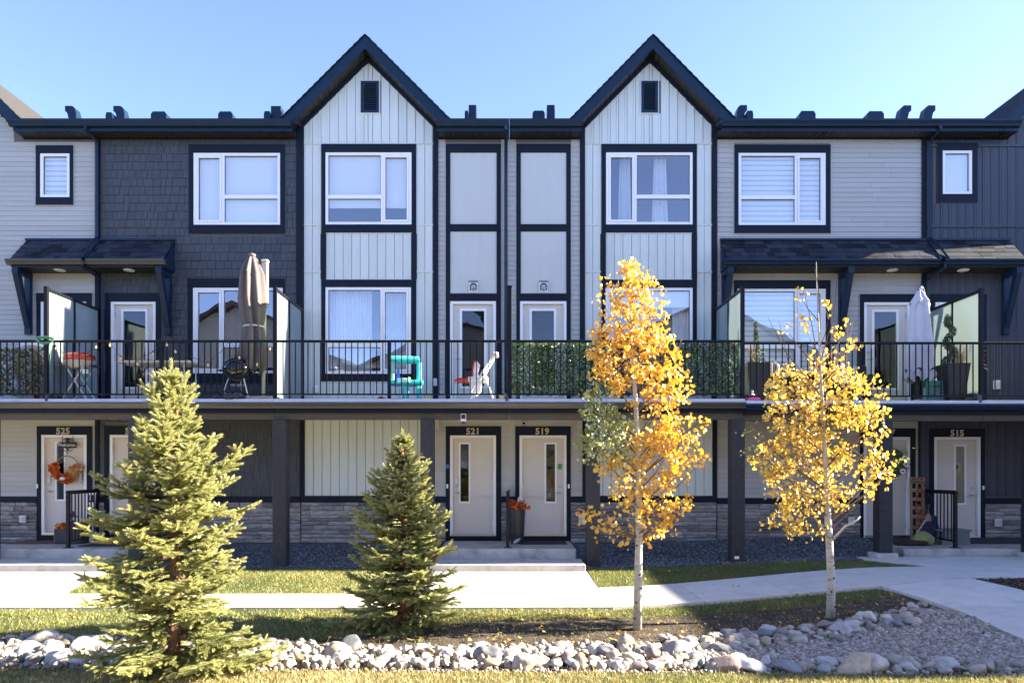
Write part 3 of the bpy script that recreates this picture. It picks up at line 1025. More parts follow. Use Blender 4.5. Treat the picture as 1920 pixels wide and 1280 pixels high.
window('519', (1135, 1298, 540, 701), (1127, 1306, 525, 716), 'L', (643, 651), dict(kind='sheers', spans=[(1265, 1296)], m='sheer', also_blind=.2), chan='batten')
window('517', (1382, 1547, 542, 703), (1375, 1556, 526, 720), 'R', (646, 654), dict(kind='zebra', frac=.98))
# ---------- doors on the deck
door('525', (78, 163, 566, 766), (70, 174, 550, 767), (96, 146, 579, 729), 'L', deck=True)
door('523', (209, 293, 566, 766), (199, 303, 550, 767), (226, 276, 579, 729), 'R', deck=True, chan='shake')
door('521', (844, 930, 565, 766), (836, 939.5, 551, 767), (862, 912, 578, 728), 'L', deck=True)
door('519', (975, 1062, 565, 766), (968, 1070, 551, 767), (993, 1043, 578, 728), 'R', deck=True)
door('517', (1619, 1706, 567, 768), (1611, 1716, 552, 769), (1636, 1686, 580, 731), 'L', deck=True)
door('515', (1752, 1838, 567, 768), (1744, 1848, 552, 769), (1770, 1820, 580, 731), 'R', deck=True, chan='dbatten')
# ---------- front doors
door('525', (79, 164, 815, 1002), (71, 175, 799, 1014), (102, 122, 827, 939), 'L', ('525', 121, 808.5), keypad=True)
door('523', (207, 292, 815, 1002), (197, 303, 799, 1014), (249, 269, 827, 939), 'R', ('523', 250, 808.5), chan='shake')
door('521', (844, 930, 816, 1004), (836, 940, 799, 1014), (860, 882, 829, 943), 'L', ('521', 887, 809), keypad=True)
door('519', (974, 1062, 816, 1004), (966, 1070, 799, 1014), (1021, 1044, 829, 943), 'R', ('519', 1016.5, 809))
door('517', (1618, 1705, 819, 1007), (1611, 1715, 803, 1016), (1636, 1658, 832, 945), 'L', ('517', 1662, 812))
door('515', (1750, 1837, 819, 1008), (1741, 1845, 803, 1016), (1790, 1813, 833, 946), 'R', ('515', 1792, 812.5), chan='dbatten')

# ---------- shells
eave_z = zpx(246)
def g5(g):
    ax, ay, l, r = g
    return (xpx(ax), zpx(ay), xpx(l), xpx(r), zpx(240))
wall_mesh('525', 0, zpx(240), g5((-97, 118, -222, 27)))
wall_mesh('523', 1, eave_z)
wall_mesh('521', 2, zpx(240), g5(GAB['C']))
wall_mesh('519', 3, zpx(240), g5(GAB['D']))
wall_mesh('517', 4, eave_z)
wall_mesh('515', 5, zpx(240), g5((1966, 165, 1893, 2039)))

# ---------- cladding
def b525(y):
    return (-232, 184) if y > 240 else (-97 - (y - 118) * 1.02, -97 + (y - 118) * 1.02)
lap('525', -232, 184, 122, 766, [(69, 139, 274, 385), (70, 174, 550, 770), (27, 200, 100, 262)], b525)
lap('525', -232, 180, 766, 930, [(71, 175, 799, 1014)])
shakes('523', [(190, 556, 262, 766, [(355, 535, 272.5, 438), (199, 303, 550, 770), (353, 535, 523, 718)]),
               (187, 563, 766, 930, [(197, 303, 799, 1014)])])
# 521: pale gable bay
strips('521', 570.5, 812, 120, 270, top='C', holes=[(676, 712, 153, 214)])
for a, b in ((570.5, 602), (782, 812)):
    strips('521', a, b, 271, 766, breaks=[422, 510])
strips('521', 612, 772, 438, 524)
strips('521', 602, 782, 716, 766)
strips('521', 572, 800, 766, 929)
lap('521', 822, 835, 262, 766); lap('521', 940, 955, 262, 766)
lap('521', 803, 956, 766, 930, [(836, 940, 799, 1014)])
# 519
strips('519', 1097, 1334, 120, 270, top='D', holes=[(1201, 1234, 153, 214)])
for a, b in ((1097, 1126), (1307, 1334)):
    strips('519', a, b, 271, 766, breaks=[422, 510])
strips('519', 1136, 1297, 438, 524)
strips('519', 1126, 1307, 717, 766)
strips('519', 1099, 1336, 766, 929)
lap('519', 955, 967, 262, 766); lap('519', 1071, 1087, 262, 766)
lap('519', 956, 1092, 766, 930, [(966, 1070, 799, 1014)])
# 517
lap('517', 1345, 1727, 262, 768, [(1376, 1556, 272.5, 438), (1375, 1556, 526, 720), (1611, 1716, 552, 770)])
lap('517', 1345, 1722, 768, 933, [(1611, 1715, 803, 1014)])
# 515
GAB['E'] = (1966.0, 165.0, 1893.0, 2039.0)
strips('515', 1736, 1893, 262, 768, 'dbatten', breaks=[274, 425], holes=[(1757, 1831, 269, 380), (1744, 1848, 552, 770)])
strips('515', 1893, 2038, 160, 768, 'dbatten', breaks=[240, 274, 425], top='E')
strips('515', 1724, 2038, 768, 931, 'dbatten', holes=[(1741, 1845, 803, 1014)])
# ledge stone bases
for k, spans in {'525': [(-232, 71), (175, 186)], '523': [(188, 197), (303, 564)], '521': [(566, 836), (940, 954)],
                 '519': [(956, 966), (1070, 1342)], '517': [(1344, 1611), (1715, 1729)], '515': [(1731, 1741), (1845, 2038)]}.items():
    dy = 3 if k in ('517', '515') else 0
    for a, b in spans:
        stones(k, a, b, 941 + dy, 1017 + dy)
        emit('ledge_band', pbox(a, b, 930 + dy, 941 + dy, -0.045, -0.001), M['trim'], UNITS[k])

def board(key, x0, x1, y0, y1, Y=-0.045, m='trim', name='trim_board'):
    return emit(name, pbox(x0, x1, y0, y1, Y, -0.0005), M[m], UNITS[key])

# corner boards
board('525', 180, 188.5, 251, 766); board('525', 180, 187, 766, 930)
board('523', 556.5, 565, 240, 766); board('521', 565.2, 570, 240, 766)
board('523', 563, 564.8, 766, 930); board('521', 565.2, 571, 766, 930)
board('521', 813, 822, 240, 766)
board('519', 1088, 1096.5, 240, 766); board('519', 1335, 1343, 240, 766)
board('519', 1092, 1098.5, 766, 930); board('519', 1336.5, 1342.5, 766, 930)
board('517', 1727, 1730.8, 251, 768); board('515', 1731.2, 1735.5, 251, 768)
board('521', 800, 803, 766, 930); board('517', 1721, 1724, 768, 933)
# horizontal flashings at the siding breaks
for k, xs in {'521': [(570.5, 602.5), (781.5, 812.5)], '519': [(1097, 1126.5), (1306.5, 1334.5)]}.items():
    for a, b in xs:
        for y in (422, 510):
            emit('siding_joint', pbox(a, b, y - 1.2, y + 1.2, -0.03, -0.0005), M['batten'], UNITS[k])
emit('siding_joint', pbox(570.5, 812.5, 269.3, 271.2, -0.03, -0.0005), M['batten'], UNITS['521'])
emit('siding_joint', pbox(1097, 1334.5, 269.3, 271.2, -0.03, -0.0005), M['batten'], UNITS['519'])
for y in (274, 425):
    for a, b in ((1736, 1756), (1833, 2038)) if y == 274 else ((1736, 2038),):
        emit('siding_joint', pbox(a, b, y - 2, y + 2, -0.035, -0.0005), M['dbatten'], UNITS['515'])
# boards framing the bay between the two windows of each gable
for k, a, b in (('521', 603, 781), ('519', 1127, 1306)):
    board(k, a, a + 8.6, 437.2, 524.8, -0.036); board(k, b - 8.6, b, 437.2, 524.8, -0.036)
# grey panel columns over the 521 and 519 doors
for k, a, b in (('521', 836, 939.5), ('519', 968, 1070)):
    board(k, a, b, 271, 287, -0.042)
    board(k, a, a + 8.3, 287, 551, -0.036); board(k, b - 8.3, b, 287, 551, -0.036)
    board(k, a + 8.3, b - 8.3, 421.3, 434.5, -0.036)
    emit('grey_panel', pbox(a + 8.4, b - 8.4, 287.1, 421.2, -0.014, -0.0005), M['panel'], UNITS[k])
    emit('grey_panel', pbox(a + 8.4, b - 8.4, 434.6, 550.9, -0.014, -0.0005), M['panel'], UNITS[k])
    mb = MB()
    ring(mb, (a - 1.8, b + 1.8, 269.5, 551), (a, b, 271, 551.01), -0.026, -0.0005)
    emit('edge_channel', mb, M['lap'], UNITS[k])
    # wall light on a white mounting block
    cx = (a + b) / 2
    L = emit('wall_light', pbox(cx - 8, cx + 8, 529, 549, -0.034, -0.0145), M['white'], UNITS[k])
    lm = MB()
    arch = []
    for q in range(13):
        t = math.pi * q / 12
        arch.append((xpx(cx) + 0.058 * math.cos(t), -0.075, zpx(538) + 0.05 * math.sin(t)))
    lm.tube(arch, 0.016, 8)
    lm.tube([arch[0], (arch[0][0], -0.075, zpx(546))], 0.014, 8); lm.tube([arch[-1], (arch[-1][0], -0.075, zpx(546))], 0.014, 8)
    lm.box(xpx(cx - 9), xpx(cx + 9), -0.06, -0.033, zpx(529.5), zpx(528))
    emit('lamp_hood', lm, M['black_enamel'], L, smooth=True)
    bm_ = MB().lathe([(0.02, 0), (0.034, 0.02), (0.034, 0.05), (0.015, 0.075)], (xpx(cx), -0.075, zpx(547)), 12)
    emit('lamp_glass', bm_, M['frost'], L, smooth=True)

# gable vents (louvres)
for k, a, b in (('521', 677, 711), ('519', 1202, 1233)):
    mb = MB()
    ring(mb, (a, b, 154, 213), (a + 5, b - 5, 159, 208), -0.045, -0.0005)
    v = emit('gable_vent', mb, M['fascia'], UNITS[k])
    for i in range(11):
        y = 160 + i * 4.4
        sm = MB().prism([(-0.005, zpx(y)), (-0.038, zpx(y + 4.6)), (-0.034, zpx(y + 5.2)), (-0.002, zpx(y + 0.6))], xpx(a + 5), xpx(b - 5), 'x')
        emit('louvre', sm, M['fascia'], v)
    mb = MB(); ring(mb, (a - 2.2, b + 2.2, 151.8, 215.2), (a, b, 154, 213), -0.032, -0.0005)
    emit('edge_channel', mb, M['batten'], v)

# ------------------------------------------------------------------ eaves, gutters, roofs
def gutter_poly(Y0, z0, z1):
    """profile (y,z) of an open K-style gutter, front at Y0"""
    h = z1 - z0
    d = 0.11
    return [(Y0 + d, z1), (Y0 + d, z0), (Y0 + 0.045, z0), (Y0 + 0.03, z0 + 0.35 * h), (Y0, z0 + 0.7 * h), (Y0, z1), (Y0 + 0.012, z1), (Y0 + 0.012, z0 + 0.72 * h),
            (Y0 + 0.045, z0 + 0.38 * h), (Y0 + 0.06, z0 + 0.1 * h), (Y0 + d - 0.01, z0 + 0.1 * h), (Y0 + d - 0.01, z1)]

def run(key, prof, x0, x1, m, name, par=None, flip=False):
    mb = MB().prism(prof, x0, x1, 'x')
    return emit(name, mb, M[m], par or UNITS[key])

YE = -0.45
zt, zg = PZ(222, YE), PZ(234, YE)
zf = PZ(246, -0.34)
def eave(key, x0, x1, endl=False, endr=False):
    run(key, gutter_poly(YE, zg, zt), x0, x1, 'fascia', 'gutter')
    run(key, [(-0.339, zf), (-0.32, zf), (-0.32, zt - 0.01), (-0.339, zt - 0.01)], x0, x1, 'fascia', 'fascia_board')
    run(key, [(-0.319, zf + 0.004), (-0.0, zf + 0.004), (-0.0, zf + 0.016), (-0.319, zf + 0.016)], x0, x1, 'soffit', 'soffit')
    emit('frieze_board', MB().box(x0 + .002, x1 - .002, -0.05, -0.0005, zpx(262), zf + 0.003), M['trim'], UNITS[key])
eave('525', PX(27, -.3), UX[1] - .002)
emit('gutter', MB().prism(gutter_poly(YE, zg, zt), PX(13, YE), PX(27, -.3) - .001, 'x'), M['fascia'], UNITS['525'])
eave('523', UX[1] + .002, PX(556.5, 0))
eave('521', xpx(822.3), UX[3] - .002); eave('519', UX[3] + .002, xpx(1087.8))
eave('517', xpx(1344), UX[5] - .002); eave('515', UX[5] + .002, PX(1889, 0))

def roof_sheet(key, x0, x1, ridge=6.0, spans=None):
    mb = MB()
    sl = 0.30
    for a, b, yy in spans or []:
        roof_part(mb, a, b, ridge, sl, yy)
    if not spans:
        roof_part(mb, x0, x1, ridge, sl, YE + 0.07)
    return emit('roof', mb, M['roof'], UNITS[key])
def roof_part(mb, x0, x1, ridge, sl, ys):
    z = zt - 0.015
    N = 16
    y0 = YE + 0.07
    for i in range(N):
        ya, yb = y0 + (ridge - y0) * i / N, y0 + (ridge - y0) * (i + 1) / N
        if ya < ys - .01: continue
        za, zb = z + (ya - y0) * sl, z + (yb - y0) * sl
        mb.prism([(ya, za - .06), (yb, zb - .06), (yb, zb + 0.002), (ya, za + 0.012)], x0, x1, 'x')
    zr = z + (ridge - y0) * sl
    mb.prism([(ridge, zr - .06), (9.3, zr - .06 - (9.3 - ridge) * sl), (9.3, zr - (9.3 - ridge) * sl), (ridge, zr)], x0, x1, 'x')

ROOFS = {}
for i, k in enumerate(UNITS):
    a, b = UX[i] + .003, UX[i + 1] - .003
    Y0 = YE + .07
    sp = {'525': [(PX(27, -.3), b, Y0), (a, PX(27, -.3) - .001, .2)], '521': [(a, xpx(822), .2), (xpx(822) + .001, b, Y0)],
          '519': [(a, xpx(1088), Y0), (xpx(1088) + .001, b, .2)], '515': [(a, xpx(1889), Y0), (xpx(1889) + .001, b, .2)]}.get(k)
    ROOFS[k] = roof_sheet(k, a, b, spans=sp)

def gable_roof(key, ax, wall_ay, hw, rake_y=-0.35, back=4.6, m='roof', vthick=0.30, zap=None, over=0.33):
    """steep gable: apex at x=ax, wall half width hw; two slopes with a deep rake"""
    s = (wall_ay - zpx(240)) / hw
    z_soff = wall_ay + 0.09                  # underside of the roof at the apex, at the wall
    z_top = z_soff + vthick
    ex = hw + over
    def slab(sgn, y0, y1, zt_, zb_, e):
        p = [(ax, zb_), (ax, zt_), (ax + sgn * e, zt_ - s * e), (ax + sgn * e, zb_ - s * e)]
        if sgn < 0: p = p[::-1]
        return MB().prism(p, y0, y1)
    rk = emit('gable_roof', MB().box(ax - .03, ax + .03, rake_y + .06, back, z_soff + .05, z_top - .08), M['fascia'], UNITS[key])
    for sg in (-1, 1):
        emit('rake_board', slab(sg, rake_y, rake_y + 0.03, z_top - 0.03, z_soff - 0.0, ex), M['fascia'], rk)
        emit('rake_soffit', slab(sg, rake_y + 0.031, -0.0, z_soff + 0.022, z_soff + 0.004, ex - .0), M['soffit'], rk)
        emit('roof_deck', slab(sg, rake_y + 0.032, back, z_top - 0.032, z_top - 0.10, ex), M['fascia'], rk)
        # courses of shingles, each lapping the one below
        L = math.hypot(ex + .04, s * (ex + .04))
        N = 15
        cm = MB()
        for i in range(N):
            a, b = (ex + .04) * i / N, (ex + .04) * (i + 1) / N + 0.012
            za, zb = z_top - s * a, z_top - s * b
            p = [(ax + sg * a, za - 0.026), (ax + sg * a, za - 0.012), (ax + sg * b, zb + 0.006), (ax + sg * b, zb - 0.026)]
            if sg < 0: p = p[::-1]
            cm.prism(p, rake_y - 0.03, back)
        emit('shingle_courses', cm, M[m], rk)
        # frieze on the wall under the rake
        emit('frieze_board', slab(sg, -0.048, -0.0005, z_soff + 0.003, wall_ay - 0.0, hw + .02), M['trim'], rk)
    return rk
g5w = lambda g: (xpx(g[0]), zpx(g[1]), (xpx(g[3]) - xpx(g[2])) / 2)
for key, g in (('521', GAB['C']), ('519', GAB['D'])):
    a, b, h = g5w(g)
    gable_roof(key, a, b, h)
a, b, h = g5w((-97, 118, -222, 27)); gable_roof('525', a, b, h, m='roofgrey')
a, b, h = g5w((1966, 165, 1893, 2039)); gable_roof('515', a, b, h)

# roof vents
def gooseneck(key, px0, px1, pyt, face):
    Y = 0.8
    x0, x1 = PX(px0, Y), PX(px1, Y)
    zb, ztp = zt + 0.28, PZ(pyt, Y)
    w = x1 - x0
    c = (x0 + x1) / 2
    s = 1 if face == 'R' else (-1 if face == 'L' else 0)
    if face == 'F':
        mb = MB().rbox(x0, x1, Y - .10, Y + .12, zb, ztp, 0.02)
        emit('roof_vent', mb, M['fascia'], ROOFS[key]); return
    # curved hood in profile, opening to one side
    prof = [(-.30, 0), (.20, 0), (.22, .45), (.34, .72), (.5, .80), (.5, 1.0), (-.02, 1.0), (-.20, .92), (-.30, .72)]
    pts = [(c + s * u * w, zb + v * (ztp - zb)) for u, v in prof]
    if s < 0: pts = pts[::-1]
    emit('roof_vent', MB().prism(pts, Y - .1, Y + .1), M['fascia'], ROOFS[key])
    emit('flange', MB().box(c - w * .5, c + w * .42, Y - .15, Y + .15, zb - .06, zb - .001), M['fascia'], ROOFS[key])
def boxvent(key, px0, px1, pyt):
    Y = 0.75
    x0, x1 = PX(px0, Y), PX(px1, Y)
    zb, ztp = zt + 0.25, PZ(pyt, Y)
    d = (x1 - x0) * .12
    emit('roof_vent', MB().prism([(x0, zb), (x1, zb), (x1, ztp - .06), (x1 - d, ztp), (x0 + d, ztp), (x0, ztp - .06)], Y - .15, Y + .15), M['fascia'], ROOFS[key])
gooseneck('525', 127, 153, 203, 'L'); gooseneck('523', 217, 243, 203, 'L'); boxvent('523', 205, 217, 217)
boxvent('523', 289, 318, 215.5); boxvent('523', 414, 441, 215.5); boxvent('523', 499, 511, 215); gooseneck('523', 510, 530, 202.5, 'F')
gooseneck('521', 879, 894, 200.5, 'F'); boxvent('521', 872, 879, 214); boxvent('519', 998, 1021, 214); gooseneck('519', 1025, 1040, 200.5, 'F')
gooseneck('517', 1374, 1398, 201.5, 'R'); boxvent('517', 1396, 1408, 214); boxvent('517', 1494, 1524, 214.5); boxvent('517', 1620, 1651, 215)
gooseneck('517', 1678, 1704, 202, 'R'); gooseneck('515', 1723, 1749, 202, 'R')

# ------------------------------------------------------------------ canopies over the deck doors
YC = -0.60
zc0 = zpx(449)                      # top against the wall
zc1 = PZ(486, YC)                   # at the gutter
SHG = []
for j in range(3):
    mb = MB().add([(-.5, 0, 0), (.5, 0, 0), (.5, 1, .002), (-.5, 1, .002), (-.5, 0, .008 + .003 * j), (.5, 0, .008 + .003 * j), (.5, 1, .004), (-.5, 1, .004)],
                  [(0, 3, 2, 1), (4, 5, 6, 7), (0, 1, 5, 4), (1, 2, 6, 5), (2, 3, 7, 6), (3, 0, 4, 7)])
    SHG.append(unit_mesh('shingle', mb, M['roof']))
def canopy(key, x0, x1, lights=(), braces=()):
    zs = PZ(500, -0.5)
    YF = -0.5
    sl = (zc0 - zc1) / (0 - (YC + .05))
    mb = MB().prism([(0, zc0 - .03), (0, zs + .013), (YF, zs + .013), (YF, zc1 - .03)], x0, x1, 'x')
    c = emit('canopy', mb, M['fascia'], UNITS[key])
    emit('canopy_gutter', MB().prism(gutter_poly(YC, PZ(494, YC), PZ(484.5, YC)), x0 - .05, x1 + .05, 'x'), M['gut'] if key in ('525', '523') else M['fascia'], c)
    emit('soffit', MB().box(x0 + .01, x1 - .01, YF + .02, -0.02, zs, zs + .012), M['soffit'], c)
    emit('flashing', MB().box(x0 - .01, x1 + .01, -0.05, -0.018, zc0 - .03, zc0 + .012), M['fascia'], c)
    # shingles
    ang = math.atan2(zc0 - zc1, 0.05 - YC - .02)
    Ls = math.hypot(zc0 - zc1, YC + .04)
    n = 5
    cl = Ls / n
    dy, dz = (0 - (YC + .04)) / Ls, (zc0 - zc1) / Ls
    for i in range(n):
        y0, z0 = YC + .04 + dy * cl * i, zc1 - .02 + dz * cl * i
        x = x0
        first = True
        while x < x1 - .01:
            w = random.uniform(.10, .30)
            if first: w *= random.uniform(.4, 1); first = False
            nx = min(x + w, x1)
            if x1 - nx < .06: nx = x1
            mk('shingle', SHG[random.randrange(3)], c, ((x + nx) / 2, y0, z0), (math.atan2(dz, dy), 0, 0), (nx - x - .003, cl * 1.12, 1.0))
            x = nx
    for px in lights:
        lx = PX(px, -.27)
        emit('soffit_light', MB().lathe([(.105, -.012), (.11, -.004), (.11, 0)], (lx, -.27, zs - .001), 20), M['white'], c, smooth=True)
    for bx in braces:
        zb = zpx(628)
        w = .06
        br = emit('brace', MB().box(bx - w, bx + w, -.10, -.018, zb, zs - .002), M['fascia'], c)
        emit('brace_arm', MB().box(bx - w, bx + w, YF + .02, -.101, zs - .105, zs - .002), M['fascia'], br)
        emit('brace_strut', MB().prism([(-.101, zb + .12), (-.101, zb + .30), (YF + .16, zs - .106), (YF + .02, zs - .106)], bx - w + .008, bx + w - .008, 'x'), M['fascia'], br)
    return c
canopy('525', -10.05, UX[1] - .012, (112,), (-9.98,)); canopy('523', UX[1] + .012, -6.96, (242,), (-7.08,))
canopy('517', 4.39, UX[5] - .012, (1673,), (4.47, 6.90)); canopy('515', UX[5] + .012, 10.40, (1806,), (10.30,))
# valley flashing between the two canopy halves
for k, x in (('525', UX[1]), ('517', UX[5])):
    mb = MB().prism([(YC + .05, zc1), (0, zc0), (0, zc0 + .03), (YC + .05, zc1 + .03)], x - .011, x + .011, 'x')
    emit('flashing', mb, M['fascia'], UNITS[k])

# ------------------------------------------------------------------ downspouts
def spout(key, pts, w=.035):
    mb = MB()
    mb.tube(pts, w, 4)
    return emit('downspout', mb, M['fascia'], UNITS[key])
xa = UX[1] - .03
spout('525', [(xa - .06, YE + .06, zg), (xa - .06, YE + .06, zg - .05), (xa + .0, -.08, zpx(268)), (xa, -.08, zc0 + .02)])
spout('525', [(xa, -.06, zc0 + .05), (xa - .03, -.3, (zc0 + zc1) / 2 + .07), (xa - .06, YC + .06, zc1 + .03)], .025)
spout('525', [(xa - .04, YC + .06, PZ(493, YC)), (xa - .04, YC + .06, PZ(497, YC)), (xa + .12, -.09, zpx(528)), (xa + .13, -.09, 3.15)])
xb = -.07
spout('521', [(xb, YE + .06, zg), (xb, YE + .06, zg - .05), (xb, -.08, zpx(268)), (xb, -.08, 3.15)])
xc = UX[5] + .03
spout('515', [(xc + .05, YE + .06, zg), (xc + .05, YE + .06, zg - .05), (xc, -.08, zpx(268)), (xc, -.08, zc0 + .02)])
spout('515', [(xc, -.06, zc0 + .05), (xc + .06, -.3, (zc0 + zc1) / 2 + .07), (xc + .12, YC + .06, zc1 + .03)], .025)
spout('515', [(xc + .05, YC + .06, PZ(494, YC)), (xc + .05, YC + .06, PZ(499, YC)), (xc - .16, -.09, zpx(534)), (xc - .17, -.09, 3.15)])
for px in (90, 950, 1835):
    k = {90: '525', 950: '521', 1835: '515'}[px]
    x = PX(px, -1.85)
    emit('deck_spout', MB().tube([(x - .12, -1.55, 3.19), (x - .02, -1.75, 3.20), (x, -1.87, 3.16), (x, -1.88, 3.04)], .04, 6), M['gut'], UNITS[k], smooth=True)

# ------------------------------------------------------------------ the deck: floor, gutter, beam, posts, railing
YR = -1.75
for i, k in enumerate(UNITS):
    x0, x1 = UX[i] + .003, UX[i + 1] - .003
    dz = -0.03 if k in ('517', '515') else 0.0
    u = UNITS[k]
    d = emit('deck', MB().box(x0, x1, -1.88, -.002, 2.985 + dz, 3.10 + dz), M['deck'], u)
    emit('edge_flashing', MB().prism([(-1.881, 3.045 + dz), (-1.93, 3.045 + dz), (-1.93, 3.062 + dz), (-1.90, 3.07 + dz), (-1.895, 3.112 + dz), (-1.881, 3.112 + dz)][::-1], x0, x1, 'x'), M['flash'], d)
    emit('deck_gutter', MB().prism(gutter_poly(-1.99, 2.935 + dz, 3.044 + dz), x0, x1, 'x'), M['gut'] if i < 4 else M['fascia'], d)
    emit('deck_fascia', MB().box(x0, x1, -1.85, -1.81, 2.86 + dz, 2.984 + dz), M['trim'], d)
    emit('beam', MB().box(x0, x1, YR - .045, YR + .10, 2.745 + dz, 2.984 + dz), M['wood'], d)
    emit('deck_soffit', MB().box(x0, x1, YR + .11, -.03, 2.965 + dz, 2.983 + dz), M['porch'], d)  # unseen behind the beam; its pale colour throws light onto the ground-floor wall
for key, x in (('525', -9.55), ('523', -6.82), ('523', -4.19), ('521', -1.50), ('519', 1.53), ('519', 4.17), ('517', 6.86), ('515', 9.6)):
    dz = -0.03 if key in ('517', '515') else 0.0
    zb = gz(x, YR) - .02
    if x > 6:
        emit('footing', MB().rbox(x - .19, x + .19, YR - .22, YR + .17, zb - .1, zb + .13, .015), M['concd'], UNITS[key]); zb += .131
    p = emit('porch_post', MB().rbox(x - .122, x + .122, YR - .145, YR + .10, zb, 2.743 + dz, .008), M['post'], UNITS[key])

BAL = MB().box(-.0085, .0085, -.0085, .0085, 0, .985)
BALM = unit_mesh('baluster', BAL, M['rail'])
for i, k in enumerate(UNITS):
    x0, x1 = UX[i] + .03, UX[i + 1] - .03
    dz = -0.035 if k in ('517', '515') else 0.0
    zr = 4.205 + dz
    r = emit('railing', MB().rbox(x0, x1, YR - .032, YR + .032, zr - .042, zr, .008), M['rail'], UNITS[k])
    emit('bottom_rail', MB().box(x0, x1, YR - .016, YR + .016, 3.195 + dz, 3.222 + dz), M['rail'], r)
    n = round((x1 - x0) / .1155)
    for j in range(1, n):
        mk('baluster', BALM, r, (x0 + (x1 - x0) * j / n, YR, 3.20 + dz))
    for px in {0: (-160, -30), 1: (303,), 2: (730,), 3: (1166,), 4: (1611,), 5: (1990,)}[i]:
        x = PX(px, YR)
        emit('rail_post', MB().box(x - .03, x + .03, YR - .031, YR + .031, 3.10 + dz, zr - .043), M['rail'], r)
# frosted privacy screens across the deck
for k, x, s in (('525', UX[1], 1), ('523', UX[2], -1), ('519', UX[4], 1), ('517', UX[5], -1)):
    dz = -0.03 if k in ('517',) else 0.0
    zt_ = 5.16 + dz
    mb = MB()
    mb.box(x - .032, x + .032, YR - .032, YR + .032, 3.10 + dz, zt_ + .03)
    mb.box(x - .025, x + .025, -.10, -.05, 3.10 + dz, zt_ - .041)
    mb.box(x - .022, x + .022, -.93, -.89, 3.15 + dz, zt_ - .041)
    mb.box(x - .03, x + .03, YR + .033, -.05, zt_ - .04, zt_ + .004)
    mb.box(x - .02, x + .02, YR + .033, -.101, 3.14 + dz, 3.17 + dz)
    sc = emit('privacy_screen', mb, M['rail'], UNITS[k])
    emit('frosted_pane', MB().box(x - .004, x + .004, YR + .034, -.931, 3.172 + dz, zt_ - .042), M['frost'], sc)
    emit('frosted_pane', MB().box(x - .004, x + .004, -.889, -.101, 3.172 + dz, zt_ - .042), M['frost'], sc)
# tall divider post between 521 and 519
emit('divider_post', MB().rbox(-.042, .042, YR - .042, YR + .042, 3.10, 5.17, .006).rbox(-.05, .05, YR - .05, YR + .05, 5.171, 5.20, .008), M['rail'], UNITS['519'])

# ------------------------------------------------------------------ small fittings on the walls
def outlet(key, px0, px1, py0, py1, Y=-.03, m='camw'):
    o = emit('outlet_box', MB().rbox(xpx(px0), xpx(px1), Y - .05, Y, zpx(py1), zpx(py0), .012), M[m], UNITS[key])
    emit('outlet_cover', MB().rbox(xpx(px0 + 2.5), xpx(px1 - 2.5), Y - .062, Y - .051, zpx(py1 - 3), zpx(py0 + 4), .005), M['panel'], o)
outlet('525', 42, 54, 965, 979, -.06); outlet('519', 1084, 1096, 966, 983, -.06); outlet('517', 1587, 1598, 968, 984, -.06)
outlet('515', 1860, 1873, 971, 986, -.06); outlet('515', 1860, 1875, 713, 730, -.022); outlet('521', 811, 820, 710, 724, -.045)
outlet('521', 589.5, 597, 722.5, 736, -.022, 'white'); outlet('517', 1712, 1717, 640, 648, -.03)
emit('vent_hood', MB().rbox(xpx(811), xpx(825), -.14, -.017, zpx(805), zpx(786), .01), M['lap'], UNITS['521'])
emit('vent_hood', MB().rbox(xpx(1080), xpx(1091), -.14, -.017, zpx(807), zpx(788), .01), M['lap'], UNITS['519'])
for k, px, py in (('525', 72.7, 911), ('521', 839, 911), ('519', 1066, 911), ('515', 1841, 914)):
    emit('door_bell', MB().rbox(xpx(px - 1.7), xpx(px + 1.7), -.058, -.037, zpx(py + 4), zpx(py - 4), .006), M['white'], UNITS[k])
emit('sticker', MB().rbox(xpx(836.6), xpx(842.2), -.0405, -.0365, zpx(878), zpx(870), .0015), M['bluesign'], UNITS['521'])
emit('sticker', MB().prism([(xpx(1046), zpx(878)), (xpx(1050), zpx(880.5)), (xpx(1054), zpx(878)), (xpx(1054), zpx(869)), (xpx(1046), zpx(869))], .026, .0295), M['greensign'], UNITS['519'])
# security cameras under the beam
cx, yq = PX(869, YR - .1), YR - .046
c = emit('security_camera', MB().rbox(cx - .05, cx + .05, yq - .075, yq, PZ(790, YR - .1), PZ(775, YR - .1), .012), M['camw'], UNITS['521'])
emit('camera_face', MB().rbox(cx - .038, cx + .038, yq - .082, yq - .0755, PZ(785, YR - .1), PZ(777, YR - .1), .004), M['board'], c)
emit('camera_dome', MB().ball((cx, yq - .038, PZ(791, YR - .1)), .04, 2), M['black_enamel'], c, smooth=True)
cx = xpx(981)
c = emit('security_camera', MB().tube([(cx, -.02, zpx(791)), (cx, -.06, zpx(791))], .012, 8), M['camw'], UNITS['519'])
emit('camera_barrel', MB().tube([(cx, -.06, zpx(792)), (cx + .01, -.15, zpx(794))], [.034, .036], 12), M['camw'], c, smooth=True)
emit('camera_lens', MB().tube([(cx + .01, -.151, zpx(794)), (cx + .011, -.156, zpx(794))], .03, 12), M['black_enamel'], c)
